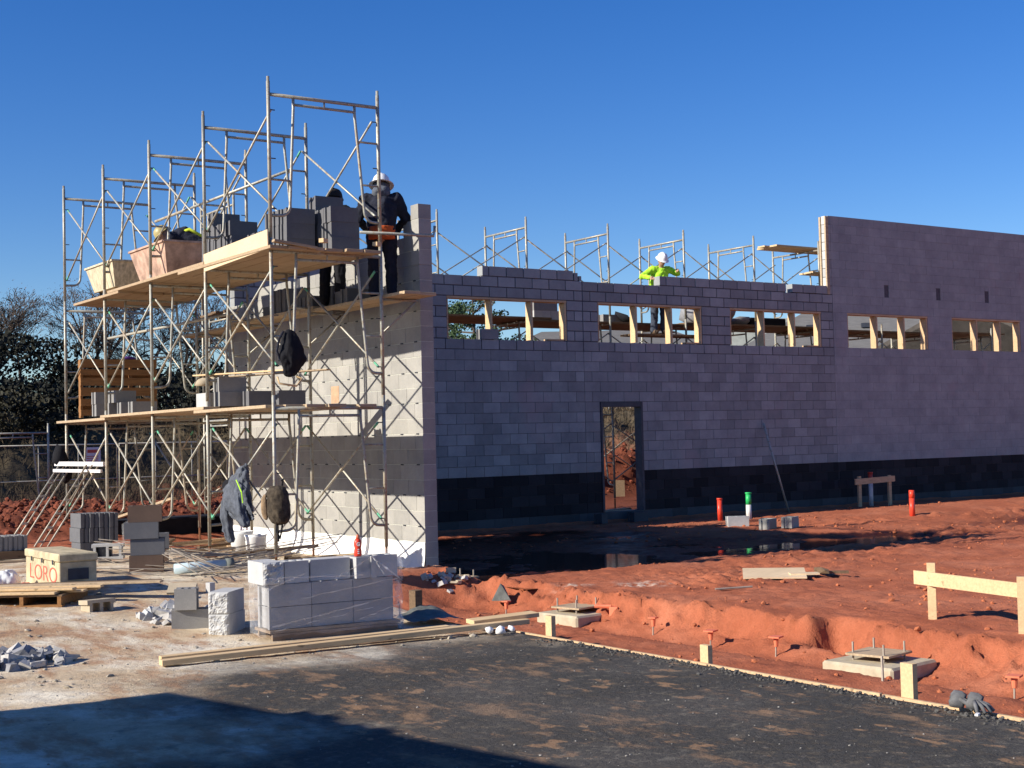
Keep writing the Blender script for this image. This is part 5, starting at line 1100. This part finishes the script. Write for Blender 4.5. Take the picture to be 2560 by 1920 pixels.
m = MB(); m.bx(-16.4, -15.9, -15.6, -15.0, 2.445, 2.62); m.build('shade_edge_box', 'trailer_white', t_, bevel=.03)  # box added to make the shadow outline irregular
for y in (-14.3, -15.5):
    for x in (-15.45, -16.95): m = MB(); m.tube([(x-.1, y, .12), (x+.1, y, .12)], .33, 20); m.build('wheel', 'black_cloth', t_)
m = MB(); m.box((-14.67, -15.6, 1.3), (.06, .8, 1.8), rz=.22); d = m.build('door', 'stone', t_); m = MB(); m.box((-14.66, -15.3, 1.3), (.06, .04, .15), rz=.22); m.build('handle', 'dark_steel', d)
# ------------------------------------------------------------------ people
def person(loc, face, label, pose, kit, lean=0.):
    """loc: point between the feet; face: heading in radians (0 = +Y, clockwise negative); pose: joints in local metres"""
    x0, y0, z0 = loc; c, s_ = math.cos(face), math.sin(face)
    def T(p): return Vector((x0+p[0]*c-p[1]*s_, y0+p[0]*s_+p[1]*c, z0+p[2]))
    root = thing('person', loc, label, 'person'); P = {k: T(v) for k, v in pose.items()}
    def remesh(o, vx, fold=0., sc_=.06):
        r = o.modifiers.new('skin', 'REMESH'); r.mode = 'VOXEL'; r.voxel_size = vx; r.use_smooth_shade = True
        s2 = o.modifiers.new('smooth', 'SMOOTH'); s2.factor = .6; s2.iterations = 3 if vx > .01 else 2
        if fold: tx = bpy.data.textures.new('fold', 'CLOUDS'); tx.noise_scale = sc_; d = o.modifiers.new('folds', 'DISPLACE'); d.texture = tx; d.strength = fold; d.mid_level = .5; d.texture_coords = 'LOCAL'
    def ball(m, p, r, sq=(1, 1, 1)):
        n = 12; secs = [(p.x, p.y, p.z+r*sq[2]*math.sin(a), max(.002, r*sq[0]*math.cos(a)), max(.002, r*sq[1]*math.cos(a)), face) for a in [(-.5+i/8)*math.pi for i in range(9)]]; m.loft(secs, n)
    def limb(m, names, rs, n=10):
        pts = [P[k] for k in names]; m.tube(pts, rs, n)
        for p, r in zip(pts, rs): ball(m, p, r*1.02)
    # body: one continuous surface
    m = MB(); m.tube([P['pelvis'], P['waist'], P['chest'], P['neck']], [.13, .12, .15, .06], 14); ball(m, P['chest'], .15); ball(m, P['pelvis'], .14)
    m.tube([P['neck'], P['head']], [.055, .06], 10)
    for sd_ in ('l', 'r'):
        limb(m, ['sh'+sd_, 'el'+sd_, 'wr'+sd_], [.052, .042, .030]); limb(m, ['hip'+sd_, 'kn'+sd_, 'an'+sd_], [.085, .058, .042]); ball(m, P['sh'+sd_], .06)
        d = (P['wr'+sd_]-P['el'+sd_]).normalized(); side = d.orthogonal().normalized(); up2 = d.cross(side); w_ = P['wr'+sd_]; m.tube([w_, w_+d*.09], [.028, .038], 8)
        for k in range(4):
            b_ = w_+d*.085+side*(.027*(k-1.5)/1.5); L = (.065, .075, .07, .055)[k]; m.tube([b_, b_+d*L*.55+up2*.012, b_+d*L*.8+up2*.035], [.0095, .0088, .008], 6)
        m.tube([w_+d*.03+side*.025, w_+d*.06+side*.05, w_+d*.085+side*.052+up2*.015], [.012, .010, .009], 6)
        m.tube([P['an'+sd_]+Vector((0, 0, -.02)), P['an'+sd_]+Vector((0, 0, -.05))], .045, 8)
    hd = P['head']; fv = Vector((-s_*math.cos(lean), c*math.cos(lean), -math.sin(lean))); rv = Vector((c, s_, 0)); uv_ = rv.cross(fv)
    ball(m, hd, .098, (.80, .98, 1.18)); ball(m, hd+fv*.03-uv_*.06, .066, (.85, 1, .9))
    m.tube([hd+fv*.09+uv_*.015, hd+fv*.118-uv_*.012, hd+fv*.092-uv_*.02], [.010, .016, .012], 6)
    for q in (-1, 1): m.tube([hd+rv*q*.078+uv_*.02, hd+rv*q*.088-uv_*.025], [.016, .012], 6)
    m.tube([hd+fv*.088-rv*.022-uv_*.048, hd+fv*.096-uv_*.046, hd+fv*.088+rv*.022-uv_*.048], .008, 5)
    o = m.build('body', 'skin', root, smooth=True); remesh(o, .0095)
    m = MB()
    for q in (-1, 1): ball(m, hd+fv*.092+rv*q*.032+uv_*.022, .011)
    m.build('eyes', 'dark_hair', root, smooth=True)
    # trousers
    m = MB(); m.tube([P['waist']-Vector((0, 0, .02)), P['pelvis'], P['pelvis']-Vector((0, 0, .07))], [.155, .175, .15], 14); ball(m, P['pelvis'], .17, (1, .85, .8))
    for sd_ in ('l', 'r'): limb(m, ['hip'+sd_, 'kn'+sd_, 'an'+sd_], [.112, .085, .075])
    o = m.build('trousers', kit['legs'], root, smooth=True); remesh(o, .016, .03)
    for sd_ in ('l', 'r'):
        a = P['an'+sd_]; f2 = Vector((-s_, c, 0)); m = MB(); m.tube([a+Vector((0, 0, .08)), a-Vector((0, 0, .03))], [.06, .055], 10); m.tube([a-f2*.04-Vector((0, 0, .045)), a+f2*.08-Vector((0, 0, .05)), a+f2*.17-Vector((0, 0, .055))], [.045, .048, .036], 10)
        o = m.build('boot', kit['boot'], root, smooth=True); remesh(o, .012)
    # jacket or shirt
    m = MB(); ch, pe, wa = P['chest'], P['pelvis'], P['waist']; k = kit.get('bulk', 1.)
    m.tube([pe+(wa-pe)*.1, wa, ch, ch+(P['neck']-ch)*.6, P['neck']], [.17*k, .175*k, .19*k, .15*k, .085], 16); ball(m, ch, .19*k, (1.05, .8, .9)); m.tube([P['shl'], ch+(P['neck']-ch)*.35, P['shr']], [.085*k, .11*k, .085*k], 12)
    for sd_ in ('l', 'r'): limb(m, ['sh'+sd_, 'el'+sd_, 'wr'+sd_], [.085*k, .068*k, .052])
    o = m.build('top', kit['top'], root, smooth=True); remesh(o, .015, .04, .08)
    if kit.get('hood'):
        m = MB(); bk = P['neck']-fv*.05; m.tube([P['neck']-uv_*.03, hd-uv_*.03, hd+uv_*.05], [.105, .118, .105], 14); ball(m, bk-fv*.04+uv_*.02, .11, (1.2, 1, .8)); o = m.build('hood', kit['hood'], root, smooth=True); remesh(o, .013, .03)
    if kit.get('hem'):
        m = MB(); m.tube([pe-Vector((0, 0, .09)), pe+Vector((0, 0, .09))], [.195, .19], 16); o = m.build('vest_hem', kit['hem'], root, smooth=True); remesh(o, .015, .02)
    if kit.get('stripes'):
        m = MB(); q1 = P['chest']+uv_*.17
        for q in (-1, 1): m.tube([P['waist']+rv*q*.10-fv*.17, P['chest']+rv*q*.13-fv*.19, P['chest']+rv*q*.12+(P['neck']-P['chest'])*.7-fv*.05, P['chest']+rv*q*.12+fv*.17], .028, 6)
        m.build('vest_strap', kit['stripes'], root, smooth=True)
    if kit.get('hat'):
        m = MB(); ctr = hd+uv_*.055; n = 24; hk = kit.get('hatk', 1.0); prof = [(.118, -.012), (.118, .0), (.113, .03), (.10, .07), (.075, .10), (.04, .117), (.004, .122)]; vs = []; fs = []
        for r, h in [(a_*hk, b_*hk) for a_, b_ in prof]:
            for i in range(n): a = 6.2832*i/n; vs.append(ctr + rv*(math.cos(a)*r*.92) + fv*(math.sin(a)*r*1.12) + uv_*(h + (.008 if abs(math.cos(a)) < .12 and h > .03 else 0)))
        for j in range(len(prof)-1):
            for i in range(n): i2 = (i+1) % n; fs.append((j*n+i, j*n+i2, (j+1)*n+i2, (j+1)*n+i))
        m.add(vs, fs); vs = []; fs = []
        bw = kit.get('brim', .03)
        for r, h in ((.112*hk, -.004), (.118*hk+bw, -.022), (.118*hk+bw, -.028), (.112*hk, -.012)):
            for i in range(n): a = 6.2832*i/n; ex_ = bw*.8*max(0, math.sin(a)) if r > .115 else 0; vs.append(ctr + rv*(math.cos(a)*r*.94) + fv*(math.sin(a)*(r*1.12+ex_)) + uv_*h)
        for j in range(3):
            for i in range(n): i2 = (i+1) % n; fs.append((j*n+i, j*n+i2, (j+1)*n+i2, (j+1)*n+i))
        m.add(vs, fs); ht = m.build('hard_hat', kit['hat'], root, smooth=True)
        if kit.get('sticker'): m = MB(); q = ctr-fv*.128+uv_*.035-rv*.02; m.box(q, (.035, .006, .03), rz=face); m.build('hat_sticker', 'cap_orange', ht)
    return root
SB = dict(pelvis=(0, 0, .92), waist=(0, .02, 1.06), chest=(0, .05, 1.28), neck=(0, .08, 1.45), head=(0, .12, 1.60), hipl=(-.10, 0, .90), hipr=(.10, 0, .90), knl=(-.11, .03, .50), knr=(.11, .03, .50), anl=(-.12, 0, .09), anr=(.12, 0, .09), shl=(-.19, .05, 1.40), shr=(.19, .05, 1.40), ell=(-.27, .12, 1.14), elr=(.27, .12, 1.14), wrl=(-.18, .33, 1.08), wrr=(.18, .33, 1.08))
def pose(**k): d = dict(SB); d.update(k); return d
# the hooded worker standing at the corner
person((-4.78, -6.20, 3.44), -.55, 'worker in white hard hat and navy hooded jacket, back turned, at the wall corner', pose(pelvis=(0, -.02, .86), waist=(0, .01, 1.0), chest=(0, .06, 1.21), neck=(0, .10, 1.38), head=(0, .15, 1.51), hipl=(-.1, -.02, .84), hipr=(.1, -.02, .84), shl=(-.20, .06, 1.33), shr=(.20, .06, 1.33), ell=(-.32, .10, 1.07), elr=(.32, .12, 1.07), wrr=(.20, .34, .97), wrl=(-.2, .34, .97)), dict(legs='navy_cloth', boot='black_cloth', top='navy_cloth', hood='grey_cloth', hem='orange_cloth', hat='hat_white', sticker=1, bulk=1.12, brim=.05, hatk=1.12), .25)
# the second worker behind the block stack
person((-4.92, -5.0, 3.46), -.9, 'worker in a dark cap and black clothes mostly hidden behind the block stack', pose(head=(0, .14, 1.48), neck=(0, .09, 1.36), chest=(0, .06, 1.20), shl=(-.19, .06, 1.31), shr=(.19, .06, 1.31)), dict(legs='black_cloth', boot='black_cloth', top='black_cloth', hood='black_cloth', hat='dark_hair', bulk=1.05, brim=.012), .2)
# the worker bent over behind the larger mortar tub, facing left
person((-5.42, -1.15, 3.99), .98, 'worker in tan hard hat and yellow green vest crouched behind the larger mortar tub', pose(pelvis=(0, -.17, .66), waist=(0, -.04, .78), chest=(0, .17, .88), neck=(0, .33, .90), head=(0, .46, .93), shl=(-.18, .28, .88), shr=(.18, .28, .88), ell=(-.24, .38, .66), elr=(.24, .38, .66), wrl=(-.15, .52, .55), wrr=(.15, .52, .55), hipl=(-.1, -.14, .62), hipr=(.1, -.14, .62), knl=(-.14, .18, .45), knr=(.14, .18, .45), anl=(-.12, -.05, .09), anr=(.12, -.05, .09)), dict(legs='navy_cloth', boot='black_cloth', top='navy_cloth', hat='hat_tan', stripes='yellow_cloth', bulk=1.05), .7)
# the lime shirted worker on the far walkway, leaning over the wall top towards the camera
person((5.72, .55, 3.70), math.pi*.93, 'worker in white hard hat and lime green shirt leaning over the long wall top', pose(pelvis=(0, -.10, .92), waist=(0, 0, 1.06), chest=(.0, .10, 1.27), neck=(.0, .18, 1.42), head=(.02, .26, 1.55), shl=(-.19, .14, 1.37), shr=(.19, .14, 1.37), ell=(-.42, .12, 1.30), elr=(.42, .10, 1.22), wrl=(-.30, .34, 1.32), wrr=(.36, .34, 1.17)), dict(legs='jeans', boot='boot', top='lime_cloth', hat='hat_white', bulk=1.0), .55)
